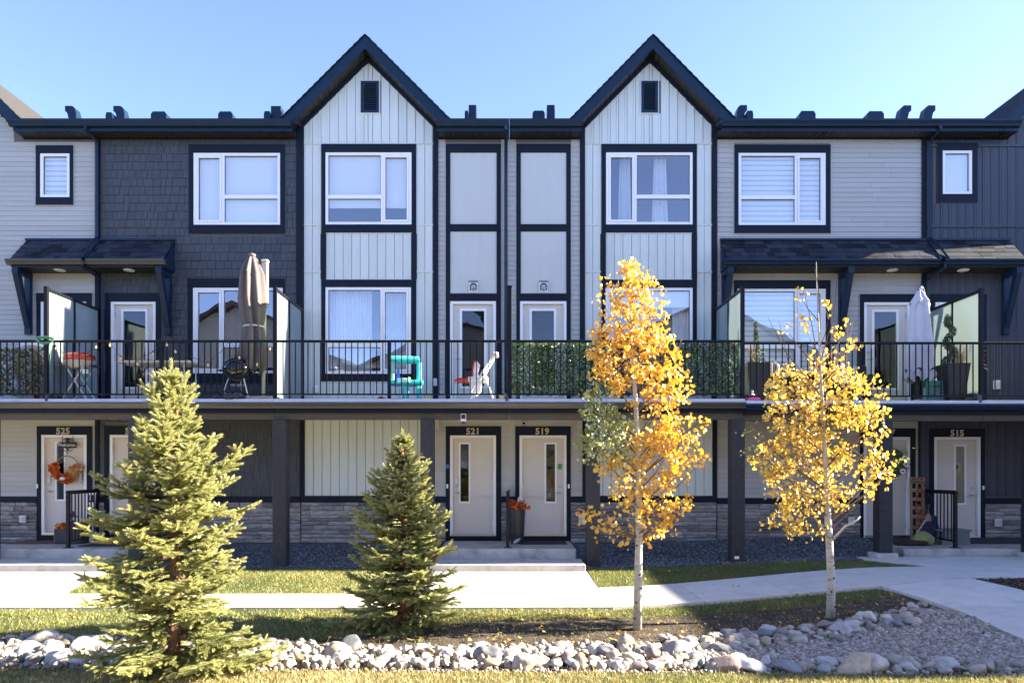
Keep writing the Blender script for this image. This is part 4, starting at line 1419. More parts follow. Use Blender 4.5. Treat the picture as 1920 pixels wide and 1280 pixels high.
# ------------------------------------------------------------------ ground sheets
def patch(name, poly, dz, m, step=0.35, skirt=None, kind='structure', parent=None, flat=None):
    """a sheet over polygon poly that follows the ground; skirt: depth of its side faces"""
    bm = bmesh.new()
    vs = [bm.verts.new((x, y, 0)) for x, y in poly]
    f = bm.faces.new(vs)
    bm.normal_update()
    if f.normal.z < 0:
        bmesh.ops.reverse_faces(bm, faces=[f])
    xs = [p[0] for p in poly]; ys = [p[1] for p in poly]
    for lo, hi, ax in ((min(xs), max(xs), 0), (min(ys), max(ys), 1)):
        lo, hi = max(lo, -14), min(hi, 14)
        t = lo + step
        while t < hi:
            co = Vector((t, 0, 0)) if ax == 0 else Vector((0, t, 0))
            no = Vector((1, 0, 0)) if ax == 0 else Vector((0, 1, 0))
            bmesh.ops.bisect_plane(bm, geom=bm.verts[:] + bm.edges[:] + bm.faces[:], plane_co=co, plane_no=no)
            t += step
    for v in bm.verts:
        v.co.z = (gz(v.co.x, v.co.y) if flat is None else flat) + dz
    if skirt:
        be = [e for e in bm.edges if e.is_boundary]
        r = bmesh.ops.extrude_edge_only(bm, edges=be)
        for v in r['geom']:
            if isinstance(v, bmesh.types.BMVert):
                v.co.z -= skirt
    bmesh.ops.recalc_face_normals(bm, faces=bm.faces[:]) if skirt else None
    mb = MB().bm(bm)
    return emit(name, mb, m, parent, smooth=True, kind=kind)

G = dict(
    earth=ground_mat('lawn_earth', [(0.30, (0.06, 0.055, 0.022)), (0.5, (0.13, 0.12, 0.045)), (0.72, (0.26, 0.20, 0.09))], 1.6, 0.8, 60),
    dry=ground_mat('dry_lawn_earth', [(0.30, (0.16, 0.13, 0.055)), (0.5, (0.28, 0.22, 0.11)), (0.75, (0.40, 0.32, 0.19))], 2.2, 0.8, 60),
    soil=ground_mat('dark_soil', [(0.30, (0.030, 0.024, 0.019)), (0.55, (0.07, 0.056, 0.043)), (0.75, (0.16, 0.125, 0.085))], 5.0, 1.0, 50),
    creek=ground_mat('creek_earth', [(0.30, (0.07, 0.055, 0.042)), (0.55, (0.16, 0.13, 0.10)), (0.75, (0.27, 0.23, 0.18))], 6.0, 1.0, 60),
    grav=ground_mat('gravel_bed', [(0.30, (0.028, 0.032, 0.04)), (0.55, (0.07, 0.08, 0.095)), (0.75, (0.14, 0.15, 0.17))], 30.0, 1.0, 90),
    mulch=ground_mat('mulch_bed', [(0.30, (0.02, 0.014, 0.011)), (0.55, (0.06, 0.04, 0.03)), (0.75, (0.12, 0.085, 0.06))], 14.0, 1.0, 60),
)
S2 = 600
gb = patch('ground', [(-S2, -S2), (S2, -S2), (S2, S2), (-S2, S2)], -0.035, G['earth'], 0.7)
CREEK = [(-16, -7.25), (-6, -7.2), (-4, -7.12), (-2.4, -7.28), (-1.3, -7.6), (0.2, -7.48), (1.6, -7.40), (2.5, -7.1), (3.3, -6.9), (4.2, -6.62), (5.02, -6.2), (5.30, -6.6), (5.42, -8.0), (5.4, -8.75),
         (4.0, -8.68), (2.4, -8.6), (0.8, -8.56), (-1, -8.52), (-4, -8.42), (-16, -8.38)]
LAWN_A1 = [(-6.62, -2.10), (-1.40, -2.10), (-1.40, -4.63), (-6.45, -4.63), (-6.60, -4.1), (-6.95, -2.75)]
LAWN_A2 = [(1.38, -2.05), (6.35, -2.05), (6.98, -2.95), (6.1, -3.08), (1.38, -4.10)]
LAWN_B = [(-16, -5.72), (1.30, -5.72), (5.12, -4.95), (5.22, -5.4), (4.6, -5.7), (3.2, -6.0), (1.3, -6.22), (-0.4, -6.40), (-1.2, -6.95), (-2.0, -7.25), (-4, -7.14), (-16, -7.25)]
SOIL = [(-2.0, -7.25), (-1.2, -6.95), (-0.4, -6.40), (1.3, -6.22), (3.2, -6.0), (4.6, -5.7), (5.22, -5.4), (5.26, -6.2), (4.2, -6.66), (3.3, -6.94), (2.5, -7.15), (1.6, -7.45), (0.2, -7.54), (-1.3, -7.66)]
DRY = [(-16, -8.36), (-4, -8.40), (-1, -8.50), (0.8, -8.54), (2.4, -8.58), (4.0, -8.66), (5.4, -8.73), (5.42, -14.9), (-16, -14.9)]
MULCH = [(6.86, -4.27), (14, -4.2), (14, -12), (6.95, -12)]
patch('lawn', LAWN_A1, -0.026, G['earth']); patch('lawn', LAWN_A2, -0.022, G['earth'])
patch('lawn', LAWN_B, -0.018, G['earth']); patch('soil_bed', SOIL, -0.012, G['soil'])
patch('creek_bed', CREEK, -0.006, G['creek'], 0.2); patch('dry_lawn', DRY, -0.014, G['dry'])
patch('mulch_ground', MULCH, -0.010, G['mulch'])
patch('gravel_ground', [(-16, -2.02), (12, -2.02), (12, -0.02), (-16, -0.02)], -0.002, G['grav'], 0.3)

# ------------------------------------------------------------------ concrete walks, slab by slab
def walk(name, polys):
    o = None
    for n, p in enumerate(polys):
        if o is None:
            o = bpy.data.objects.new(name, None)
            COL.objects.link(o); WL[o] = Vector((0, 0, 0)); o['kind'] = 'structure'
        patch('concrete_slab', p, 0.022, M['conc'], 0.6, 0.12, None, o)
    return o
sl = []
xs = [-16, -14.2, -12.4, -10.6, -8.8, -7.0, -5.2, -3.42, -1.372]
for a, b in zip(xs[:-1], xs[1:]):
    sl.append([(a + .004, -5.705), (b - .004, -5.705), (b - .004, -4.648), (a + .004, -4.648)])
sl.append([(-1.364, -5.705), (1.336, -5.69), (1.336, -4.648), (-1.364, -4.648)])
sl.append([(-1.364, -4.640), (1.336, -4.640), (1.336, -3.614), (-1.364, -3.614)])
sl.append([(-1.364, -3.606), (1.336, -3.606), (1.336, -2.58), (-1.364, -2.58)])
sl.append([(-11, -4.640), (-6.46, -4.640), (-6.62, -4.1), (-6.86, -3.3), (-6.9, -2.58), (-11, -2.58)])
T = lambda x: -4.10 + (x - 1.34) * (1.03 / 4.74)
B = lambda x: -5.66 + (x - 1.34) * (0.76 / 3.86)
xr = [1.346, 2.6, 3.9, 5.2]
for a, b in zip(xr[:-1], xr[1:]):
    sl.append([(a + .004, B(a)), (b - .004, B(b)), (b - .004, T(b)), (a + .004, T(a))])
walk('sidewalk', sl)
plaza = [[(5.206, B(5.2)), (6.82, -4.21), (6.98, -2.97), (6.1, T(6.1)), (5.206, T(5.2))],
         [(6.83, -4.20), (9.1, -4.19), (9.1, -1.72), (6.40, -1.72), (6.40, -2.06), (6.99, -2.96)],
         [(9.108, -4.19), (13, -4.18), (13, -1.72), (9.108, -1.72)]]
yy = [-4.93, -6.3, -7.8, -9.3, -10.8, -12.3]
for a, b in zip(yy[:-1], yy[1:]):
    L = lambda y: 5.22 + (-4.95 - y) * 0.07
    plaza.append([(L(a), a - .004), (L(b), b + .004), (6.86 + (-4.2 - b) * .015, b + .004), (6.86 + (-4.2 - a) * .015, a - .004 + (0.7 if a == yy[0] else 0))])
walk('walkway', plaza)

def steps(label, x0, x1, ztop, nlow, zbot=0.0, flare=.08):
    t = thing('concrete_steps', label, 'steps', ((x0 + x1) / 2, -1, 0))
    WL[t] = Vector(t.location)
    bm_ = MB().rbox(x0, x1, -1.66, -.055, zbot - .05, ztop, .018)
    emit('landing', bm_, M['concd'], t)
    if nlow:
        emit('tread', MB().rbox(x0 - flare, x1 + flare, -2.57, -1.655, zbot - .06, ztop - .18, .016), M['concd'], t)
    return t
steps('two-step concrete stoop at the left edge, below the orange door wreath', -10.15, -6.96, .36, 1)
steps('two-step concrete stoop in the middle, carrying the tall black pot', -1.30, 1.24, .36, 1)
steps('single-step concrete landing at the right, below the wooden ladder rack', 7.3, 12.6, .36, 0, .12)

# ------------------------------------------------------------------ scattering inside polygons
def in_poly(P, poly):
    x, y = P[:, 0], P[:, 1]
    c = np.zeros(len(P), bool)
    n = len(poly)
    for i in range(n):
        x0, y0 = poly[i]; x1, y1 = poly[(i + 1) % n]
        k = ((y0 > y) != (y1 > y)) & (x < (x1 - x0) * (y - y0) / (y1 - y0 + 1e-12) + x0)
        c ^= k
    return c

def pts_in(poly, dens, xlim=(-11, 11), ylim=(-10.2, 1)):
    xs = [p[0] for p in poly]; ys = [p[1] for p in poly]
    x0, x1 = max(min(xs), xlim[0]), min(max(xs), xlim[1])
    y0, y1 = max(min(ys), ylim[0]), min(max(ys), ylim[1])
    n = int((x1 - x0) * (y1 - y0) * dens)
    P = np.column_stack([RNG.uniform(x0, x1, n), RNG.uniform(y0, y1, n)])
    P = P[in_poly(P, poly)]
    # only what can be seen, plus a margin for a step aside
    m = np.abs(P[:, 0]) < (P[:, 1] + 15) * 0.80 + 1.6
    return P[m]

GX = np.array([[gz(x, y) for y in np.linspace(-12, 0, 121)] for x in np.linspace(-14, 14, 141)])
def gzv(x, y):
    i = np.clip((x + 14) / 0.2, 0, 139.999); j = np.clip((y + 12) / 0.1, 0, 119.999)
    i0, j0 = i.astype(int), j.astype(int)
    fi, fj = i - i0, j - j0
    return (GX[i0, j0] * (1 - fi) + GX[i0 + 1, j0] * fi) * (1 - fj) + (GX[i0, j0 + 1] * (1 - fi) + GX[i0 + 1, j0 + 1] * fi) * fj

def vnoise(x, y, s, seed=0):
    """cheap smooth noise for patches of colour and length"""
    r = np.random.default_rng(seed)
    v = np.zeros_like(x)
    for k in range(6):
        a, b, p = r.uniform(-1, 1), r.uniform(-1, 1), r.uniform(0, 6.28)
        v += np.sin((a * x + b * y) * s * (1 + .5 * k) + p) / (1 + .4 * k)
    return v / 3.2

def blades(name, poly, dens, hmin, hmax, m, tone, tvar, w=.005, dz=0.0, patchy=0.0, lean=.5, seed=1, **kw):
    P = pts_in(poly, dens, **kw)
    nz = vnoise(P[:, 0], P[:, 1], 2.2, seed) + .6 * vnoise(P[:, 0], P[:, 1], 7.0, seed + 1)
    if patchy > 0:
        keep = RNG.uniform(-1, 1, len(P)) + patchy * nz > -0.75 + .0 * nz
        P, nz = P[keep], nz[keep]
    n = len(P)
    pos = np.column_stack([P, gzv(P[:, 0], P[:, 1]) - .012 + dz])
    d = RNG.normal(size=(n, 3)) * lean
    d[:, 2] = 1
    rot = rot_from_dir(d, RNG.uniform(0, 6.28, n))
    h = RNG.uniform(hmin, hmax, n) * (1 + .25 * nz)
    tn = np.clip(tone + .28 * nz * tvar * 2 + RNG.normal(size=n) * .5 * tvar, 0, 1)
    tv = [(-w / .04, 0, 0), (w / .04, 0, 0), (.15, .3, 1)]
    sc = np.column_stack([np.full(n, .04), h * .5, h])
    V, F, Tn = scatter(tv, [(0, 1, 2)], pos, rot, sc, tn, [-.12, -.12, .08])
    me = fast_mesh(name, V, F, Tn, m)
    o = mk(name, me)
    o['kind'] = 'stuff'
    return o
def stuff(o, label, cat):
    o['label'] = label; o['category'] = cat
    return o
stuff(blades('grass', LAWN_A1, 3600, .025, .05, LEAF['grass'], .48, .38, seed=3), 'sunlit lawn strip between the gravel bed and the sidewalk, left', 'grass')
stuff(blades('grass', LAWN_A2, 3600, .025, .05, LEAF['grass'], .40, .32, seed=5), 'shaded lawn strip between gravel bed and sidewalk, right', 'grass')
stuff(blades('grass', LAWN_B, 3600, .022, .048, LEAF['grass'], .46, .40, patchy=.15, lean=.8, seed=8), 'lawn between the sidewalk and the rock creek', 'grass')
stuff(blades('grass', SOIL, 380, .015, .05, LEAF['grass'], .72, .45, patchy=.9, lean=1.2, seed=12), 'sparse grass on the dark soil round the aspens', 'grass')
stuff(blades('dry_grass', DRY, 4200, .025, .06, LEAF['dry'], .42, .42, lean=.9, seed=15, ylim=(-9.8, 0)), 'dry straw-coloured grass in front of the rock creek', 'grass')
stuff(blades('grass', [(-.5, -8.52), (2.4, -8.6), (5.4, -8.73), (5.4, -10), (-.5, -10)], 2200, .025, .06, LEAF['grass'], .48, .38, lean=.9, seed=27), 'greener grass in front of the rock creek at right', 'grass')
stuff(blades('dry_grass', CREEK, 60, .05, .14, LEAF['dry'], .55, .3, lean=.6, seed=19), 'dry tufts growing between the creek rocks', 'grass')

# ------------------------------------------------------------------ gravel and mulch
OCT = ([(1, 0, 0), (-1, 0, 0), (0, 1, 0), (0, -1, 0), (0, 0, 1), (0, 0, -1)],
       [(0, 2, 4), (2, 1, 4), (1, 3, 4), (3, 0, 4), (2, 0, 5), (1, 2, 5), (3, 1, 5), (0, 3, 5)])
def ico_t():
    bm = bmesh.new(); bmesh.ops.create_icosphere(bm, subdivisions=1, radius=1)
    v = [x.co[:] for x in bm.verts]; bm.verts.index_update(); f = [[q.index for q in p.verts] for p in bm.faces]; bm.free()
    return v, f
ICO = ico_t()
def gravel(name, poly, dens, r0, r1, m, tmpl, flat=.65, tone=(.2, .8), **kw):
    P = pts_in(poly, dens, **kw)
    n = len(P)
    r = RNG.uniform(r0, r1, n) * RNG.uniform(.6, 1.15, n)
    sc = np.column_stack([r * RNG.uniform(.7, 1.4, n), r * RNG.uniform(.7, 1.2, n), r * flat * RNG.uniform(.6, 1.2, n)])
    pos = np.column_stack([P, gzv(P[:, 0], P[:, 1]) + r * .3])
    d = RNG.normal(size=(n, 3)) * .45; d[:, 2] = 1
    V, F, Tn = scatter(tmpl[0], tmpl[1], pos, rot_from_dir(d, RNG.uniform(0, 6.28, n)), sc, RNG.beta(1.6, 2.0, n) * (tone[1] - tone[0]) + tone[0])
    o = mk(name, fast_mesh(name, V, F, Tn, m))
    o['kind'] = 'stuff'
    return o
for a, b in ((-6.9, -1.33), (1.27, 7.28)):
    stuff(gravel('gravel', [(a, -2.0), (b, -2.0), (b, -.07), (a, -.07)], 1100, .012, .026, LEAF['gravel'], OCT, .75, (0, 1)), 'blue-grey crushed stone bed under the deck, %s' % ('left' if a < 0 else 'right'), 'gravel')
stuff(gravel('gravel', [(-11, -2.0), (-10.2, -2.0), (-10.2, -.07), (-11, -.07)], 1100, .012, .026, LEAF['gravel'], OCT, .75, (0, 1)), 'crushed stone at the far left wall', 'gravel')
PEA = [(2.3, -7.25), (3.4, -7.1), (4.3, -6.8), (5.1, -6.3), (5.35, -6.7), (5.4, -8.5), (3.4, -8.5), (2.2, -8.35), (1.4, -8.0)]
stuff(gravel('pea_gravel', PEA, 2600, .012, .032, LEAF['pea'], ICO, .7, (0, 1)), 'river pebbles on the creek bed at right', 'gravel')
stuff(gravel('pea_gravel', CREEK, 520, .010, .028, LEAF['pea'], ICO, .7, (0, .9)), 'small pebbles between the creek rocks', 'gravel')
stuff(gravel('bark_mulch', MULCH, 900, .015, .04, LEAF['mulch'], OCT, .35, (0, 1), xlim=(6.5, 11.5), ylim=(-9, 0)), 'dark bark mulch bed beside the walkway', 'mulch')

# ------------------------------------------------------------------ creek rocks, each one an object
ROCK = {}
for key in ('rock', 'rockw', 'rockd', 'rockr'):
    ROCK[key] = []
    for j in range(6):
        bm = bmesh.new()
        bmesh.ops.create_icosphere(bm, subdivisions=3, radius=1)
        rr = np.random.default_rng(j + 40)
        cuts = rand_dirs(15, rr); off = rr.uniform(.66, .98, 15)
        ph = rr.uniform(0, 6.28, 6); fr = rr.uniform(1.2, 2.6, (6, 3))
        for v in bm.verts:
            p = np.array(v.co)
            for c, o_ in zip(cuts, off):            # flattened facets of a tumbled stone
                s = p @ c
                if s > o_: p = p - c * (s - o_) * .95
            p = p * (1 + .07 * sum(math.sin(f @ p * 1.3 + q) for f, q in zip(fr, ph)) / 2)
            v.co = Vector(p)
        mb = MB().bm(bm)
        me = unit_mesh('river_rock', mb, M[key])
        me.polygons.foreach_set('use_smooth', [True] * len(me.polygons))
        ROCK[key].append(me)

rocks = []
rng = random.Random(5)
def throw(poly, n, r0, r1, sq=.66, over=.70, bias=1.0):
    xs = [p[0] for p in poly]; ys = [p[1] for p in poly]
    placed = 0
    for t in range(n * 40):
        if placed >= n: break
        f = t / (n * 40)
        r = r0 + (r1 - r0) * (rng.random() ** 1.6) * (1 - .75 * f)
        x, y = rng.uniform(min(xs), max(xs)), rng.uniform(min(ys), max(ys))
        if not in_poly(np.array([[x, y]]), poly)[0]: continue
        if any(math.hypot(x - a, (y - b) * 1.15) < (r + c) * over for a, b, c in rocks): continue
        rocks.append((x, y, r)); placed += 1
throw([(-6.2, -7.35), (-4, -7.3), (-2.5, -7.4), (-2.5, -8.3), (-6.2, -8.25)], 86, .042, .135)
throw([(-2.5, -7.45), (-1.3, -7.72), (0.2, -7.62), (1.7, -7.5), (1.9, -8.45), (0, -8.42), (-2.5, -8.3)], 106, .042, .135)
throw([(1.6, -7.33), (2.5, -7.13), (3.3, -6.98), (4.2, -6.7), (5.0, -6.27), (5.15, -6.55), (4.4, -7.05), (3.4, -7.4), (2.4, -7.72), (1.8, -7.85)], 80, .042, .13)
throw([(1.6, -8.3), (2.4, -8.25), (5.3, -8.42), (5.3, -8.62), (2.4, -8.5), (1.4, -8.42)], 28, .05, .15)
print('rocks', len(rocks))
def zone(x):
    if x < -3.9: return 'left of the tall spruce'
    if x < -2.3: return 'behind the tall spruce'
    if x < -1.4: return 'below the small spruce'
    if x < 0.3: return 'below the middle stoop'
    if x < 1.25: return 'just left of the orange aspen'
    if x < 2.3: return 'just right of the orange aspen'
    if x < 3.7: return 'below the yellow aspen'
    return 'by the walkway'
def row(x, y):
    if x > 1.5: return 'front row' if y < -8.1 else ('back edge' if y > -7.2 + .18 * max(0, x - 2) else 'back row')
    return 'front row' if y < -8.05 else ('middle row' if y < -7.75 else 'back row')
for n, (x, y, r) in enumerate(rocks[:300]):
    q = rng.random()
    key = 'rockw' if q < .42 else ('rock' if q < .8 else ('rockd' if q < .94 else 'rockr'))
    ex, ez = rng.uniform(.92, 1.5), rng.uniform(.48, .86)
    sx, sy, sz = r * ex, r * rng.uniform(.85, 1.1), r * ez
    o = mk('river_rock', ROCK[key][rng.randrange(6)], None, (x, y, gz(x, y) + sz * .45 + (rng.uniform(0, .04) if r < .08 else 0)),
           (rng.uniform(-.4, .4), rng.uniform(-.4, .4), rng.uniform(0, 6.28)), (sx, sy, sz))
    word = {'rock': 'buff', 'rockw': 'pale', 'rockd': 'slate', 'rockr': 'reddish'}[key]
    size = 'large' if r > .105 else ('medium' if r > .075 else 'small')
    shape = 'long' if ex > 1.25 else ('flat' if ez < .68 else ('tall' if ez > .86 else 'round'))
    tag(o, f'{size} {shape} {word} rock, {row(x, y)} of the dry creek {zone(x)}', 'rock', 'river rocks lining the dry creek')
# the many small stones wedged between them
def wedged():
    P = np.vstack([pts_in([(-6.4, -7.25), (-2.5, -7.35), (-1.3, -7.66), (1.8, -7.45), (1.9, -8.45), (-6.4, -8.35)], 95),
                   pts_in([(1.6, -7.3), (3.3, -6.95), (5.0, -6.25), (5.15, -6.6), (3.4, -7.45), (1.8, -7.9)], 90),
                   pts_in([(1.6, -8.3), (5.3, -8.35), (5.3, -8.66), (1.4, -8.45)], 70)])
    n = len(P)
    src = ROCK['rock'][0]
    tv = np.array([v.co[:] for v in src.vertices]); tf = np.array([list(f.vertices) for f in src.polygons])
    r = RNG.uniform(.026, .062, n)
    sc = np.column_stack([r * RNG.uniform(.8, 1.4, n), r * RNG.uniform(.8, 1.1, n), r * RNG.uniform(.55, .9, n)])
    pos = np.column_stack([P, gzv(P[:, 0], P[:, 1]) + r * .5])
    V, F, T_ = scatter(tv, tf, pos, rot_from_dir(rand_dirs(n), RNG.uniform(0, 6.28, n)), sc, RNG.uniform(0, .7, n))
    o = mk('small_stones', fast_mesh('small_stones', V, F, T_, LEAF['pea'], True)); o['kind'] = 'stuff'
    stuff(o, 'small stones wedged between the river rocks', 'stones')
wedged()

# ------------------------------------------------------------------ houses the picture implies: across the court (seen in the panes) and at the right end
def far_house(name, label, x0, x1, y0, y1, ze, zr, cat='house', face=1, win=True):
    t = thing(name, label, cat, ((x0 + x1) / 2, (y0 + y1) / 2, 0)); WL[t] = Vector(t.location)
    mb = MB().box(x0, x1, y0, y1, -.3, ze)
    xm = (x0 + x1) / 2
    mb.prism([(x0, ze + .001), (x1, ze + .001), (xm, zr)], y0, y1)
    emit('wall', mb, M['farwall'], t)
    o = .4
    s = (zr - ze) / (xm - x0)
    rm = MB()
    for sg in (-1, 1):
        e = (x1 - x0) / 2 + o
        p = [(xm, zr + .02), (xm, zr + .22), (xm + sg * e, zr + .22 - s * e), (xm + sg * e, zr + .02 - s * e)]
        rm.prism(p if sg > 0 else p[::-1], y0 - o, y1 + o)
    emit('roof', rm, M['farroof'], t)
    if win:
        yf = y1 if face > 0 else y0
        for zz in (1.0, 3.9, 6.6):
            if zz + 1.5 > ze: continue
            k = 3
            for j in range(k):
                cx = x0 + (x1 - x0) * (j + .5) / k
                w = emit('window', MB().box(cx - .8, cx + .8, yf - .02 if face > 0 else yf - .06, yf + .06 if face > 0 else yf + .02, zz, zz + 1.4), M['white'], t)
                emit('pane', MB().box(cx - .7, cx + .7, yf + .061 if face > 0 else yf - .07, yf + .07 if face > 0 else yf - .061, zz + .1, zz + 1.3), M['dark'], w)
    return t
far_house('house', 'grey gabled house across the court, left of the camera', -21, -9.5, -36, -25, 8.2, 11.2)
far_house('house', 'grey gabled house across the court, behind the camera', -8.5, 3.5, -36, -25, 7.4, 10.4)
far_house('house', 'grey gabled house across the court, right of the camera', 4.6, 17, -36, -25, 8.2, 11.4)
far_house('house', 'gabled townhouse at the right end of the court, outside the picture', 15.5, 22.5, -7.2, 1.0, 6.2, 8.2)
far_house('house', 'grey gabled house across the court, far left', -35, -22.2, -37, -26, 8.0, 11.0)
far_house('house', 'grey gabled house across the court, far right', 18.2, 31, -37, -26, 8.0, 11.0)
# ------------------------------------------------------------------ spruces
def shoot_template(N=64, rad=.19, w=.040):
    tv, tf, tt = [], [], []
    for i in range(N):
        u = (i + .5) / N
        a = i * 2.399963
        z = u * .98
        fwd = .16 + .10 * u
        r = rad * (1 - .35 * max(0, u - .7) / .3)
        ca, sa = math.cos(a), math.sin(a)
        k = len(tv)
        tv += [(-sa * w + ca * .02, ca * w + sa * .02, z), (sa * w + ca * .02, -ca * w + sa * .02, z), (ca * r, sa * r, z + fwd)]
        tf.append((k, k + 1, k + 2))
        tt += [-.10 + .1 * u, -.10 + .1 * u, .12 + .12 * u]
    for a in range(3):                       # the twig itself
        k = len(tv)
        t0, t1 = a * 2.094, (a + 1) * 2.094
        tv += [(.02 * math.cos(t0), .02 * math.sin(t0), 0), (.02 * math.cos(t1), .02 * math.sin(t1), 0), (0, 0, 1)]
        tf.append((k, k + 1, k + 2)); tt += [-.05, -.05, 0]
    return tv, tf, tt
SHOOT = shoot_template()

def spruce(label, x, y, H, prof, seed, lean=0.0, tone0=.52, cones=0, step=.0039):
    rg = np.random.default_rng(seed)
    z0 = gz(x, y) - .02
    t = thing('spruce_tree', label, 'tree', (x, y, z0)); WL[t] = Vector(t.location)
    base = np.array([x, y, z0])
    tp = [(x + lean * h * h + .012 * math.sin(5 * h), y + .01 * math.sin(4 * h + 1), z0 + h * H) for h in np.linspace(0, .985, 12)]
    emit('trunk', MB().tube(tp, [.055 * (1 - .9 * h) + .006 for h in np.linspace(0, 1, 12)], 8), M['sbark'], t, smooth=True)
    wood = MB()
    P, D, L, Tn = [], [], [], []
    def put(p, d, l, tn):
        P.append(p); D.append(d / np.linalg.norm(d)); L.append(l); Tn.append(tn)
    h = .035
    az = rg.uniform(0, 6.28)
    while h < .97:
        az += 2.4 + rg.normal() * .35
        Rr = prof(h, az) * (rg.uniform(.78, 1.10) if rg.random() < .55 else rg.uniform(.40, .8))
        dens = .5 + .5 * h
        el = math.radians(-8 + 48 * h ** 1.8 + rg.normal() * 7)
        hd = np.array([math.cos(az), math.sin(az), 0])
        side = np.array([-math.sin(az), math.cos(az), 0])
        p0 = np.array(tp[0]) + (np.array(tp[-1]) - np.array(tp[0])) * h
        n = max(3, int(Rr / .055))
        pts = [p0]
        for i in range(n):
            u = (i + 1) / n
            e = el + math.radians(-10 * math.sin(u * 3.1) + 24 * u * u)
            pts.append(pts[-1] + (hd * math.cos(e) + np.array([0, 0, math.sin(e)])) * Rr / n)
        wood.tube([tuple(q) for q in pts], [.010 * (1 - .75 * i / n) * (.5 + Rr) + .0015 for i in range(n + 1)], 4, caps=False)
        dark = .30 if rg.random() < .45 else .0
        for i in range(1, n + 1):
            u = i / n
            bd = pts[i] - pts[i - 1]; bd /= np.linalg.norm(bd)
            sl = min(.13, .07 + .05 * rg.random())
            if u > .22:
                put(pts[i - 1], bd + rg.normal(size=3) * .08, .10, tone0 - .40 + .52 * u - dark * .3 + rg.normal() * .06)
            if u > .18:
                for s in (-1, 1):
                    if rg.random() < .08: continue
                    ln = (1 - u) * Rr * .55 * rg.uniform(.7, 1.1) + .05
                    a = math.radians(rg.uniform(38, 58))
                    d = bd * math.cos(a) + side * s * math.sin(a) + np.array([0, 0, rg.normal() * .16 + .06])
                    d /= np.linalg.norm(d)
                    m = max(1, int(ln / .075))
                    q = pts[i].copy()
                    for j in range(m):
                        w = (j + 1) / m
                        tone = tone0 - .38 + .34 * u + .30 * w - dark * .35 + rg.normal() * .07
                        put(q, d + rg.normal(size=3) * .10, rg.uniform(.075, .115), tone)
                        if j < m - 1 or m == 1:
                            for s2 in (-1, 1):
                                if rg.random() < .55:
                                    e2 = np.cross(d, [0, 0, 1.0])
                                    put(q + d * .03, d * .7 + e2 * s2 * .7 + rg.normal(size=3) * .12, rg.uniform(.055, .09), tone + .06)
                        q = q + d * ln / m + np.array([0, 0, .004 * j])
        put(pts[-1], (pts[-1] - pts[-2]) + rg.normal(size=3) * .01, .10, tone0 + .22)
        # inside: browned older twigs near the trunk
        if rg.random() < .6:
            for j in range(4):
                put(p0 + hd * rg.uniform(.02, .35) * Rr, hd + rg.normal(size=3) * .5, .07, rg.choice([.15, .25, 2.0], p=[.5, .42, .08]))
        h += step / dens * (2.4 / H) ** .6 * (1.0 if h < .75 else (1.5 if h < .88 else 2.6))
    top = np.array(tp[-1])
    for j in range(6):
        put(top - np.array([0, 0, .10]), np.array([math.cos(j * 1.05) * .6, math.sin(j * 1.05) * .6, .8]), .10, tone0 + .15)
    put(top - np.array([0, 0, .08]), np.array([0, 0, 1.0]), .14, tone0 + .2)
    P, D, L, Tn = np.array(P), np.array(D), np.array(L), np.array(Tn)
    isb = Tn > 1.5
    Tn = np.clip(Tn, 0, .9)
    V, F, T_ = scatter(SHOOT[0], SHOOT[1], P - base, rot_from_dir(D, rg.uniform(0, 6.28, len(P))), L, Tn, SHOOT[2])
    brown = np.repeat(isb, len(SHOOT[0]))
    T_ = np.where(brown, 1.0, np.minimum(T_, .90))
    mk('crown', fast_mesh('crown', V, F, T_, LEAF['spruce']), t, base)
    emit('branches', wood, M['sbark'], t)
    if cones:
        cm = MB()
        for j in range(cones):
            hh = rg.uniform(.80, .93) if j < cones * .7 else rg.uniform(.55, .8)
            a = rg.uniform(0, 6.28)
            c = np.array(tp[0]) + (np.array(tp[-1]) - np.array(tp[0])) * hh + np.array([math.cos(a), math.sin(a), 0]) * rg.uniform(.03, .45) * prof(hh, a)
            cm.lathe([(.004, -.07), (.013, -.05), (.016, -.025), (.012, .0), (.003, .01)], tuple(c), 7)
        emit('cones', cm, mat('spruce_cone', (0.24, 0.12, 0.065), .8, .3, 60), t, kind='stuff')
    print('spruce shoots', len(P))
    return t

def interp(tab, h):
    return float(np.interp(h, [a for a, b in tab], [b for a, b in tab]))
def prof1(h, az):
    r = interp([(0, .74), (.12, .74), (.24, .70), (.38, .62), (.5, .58), (.62, .52), (.72, .41), (.78, .33), (.83, .19), (.88, .22), (.92, .13), (.95, .07), (.97, .04), (1, .02)], h)
    c = math.cos(az)
    return r * (1 + .13 * c * math.sin(11 * h + .6) + .12 * math.sin(2 * az + 14 * h) + .08 * math.sin(23 * h))
def prof2(h, az):
    r = interp([(0, .70), (.12, .74), (.25, .69), (.4, .60), (.52, .52), (.64, .42), (.74, .30), (.83, .20), (.89, .12), (.94, .05), (1, .02)], h)
    return r * (1 + .10 * math.sin(2 * az + 9 * h) + .07 * math.sin(az + 17 * h))
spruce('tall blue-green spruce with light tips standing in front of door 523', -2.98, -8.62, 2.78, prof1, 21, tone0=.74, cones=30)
spruce('shorter darker spruce left of the doors 521 and 519', -1.215, -6.73, 2.24, prof2, 33, tone0=.82, cones=5, step=.0035)

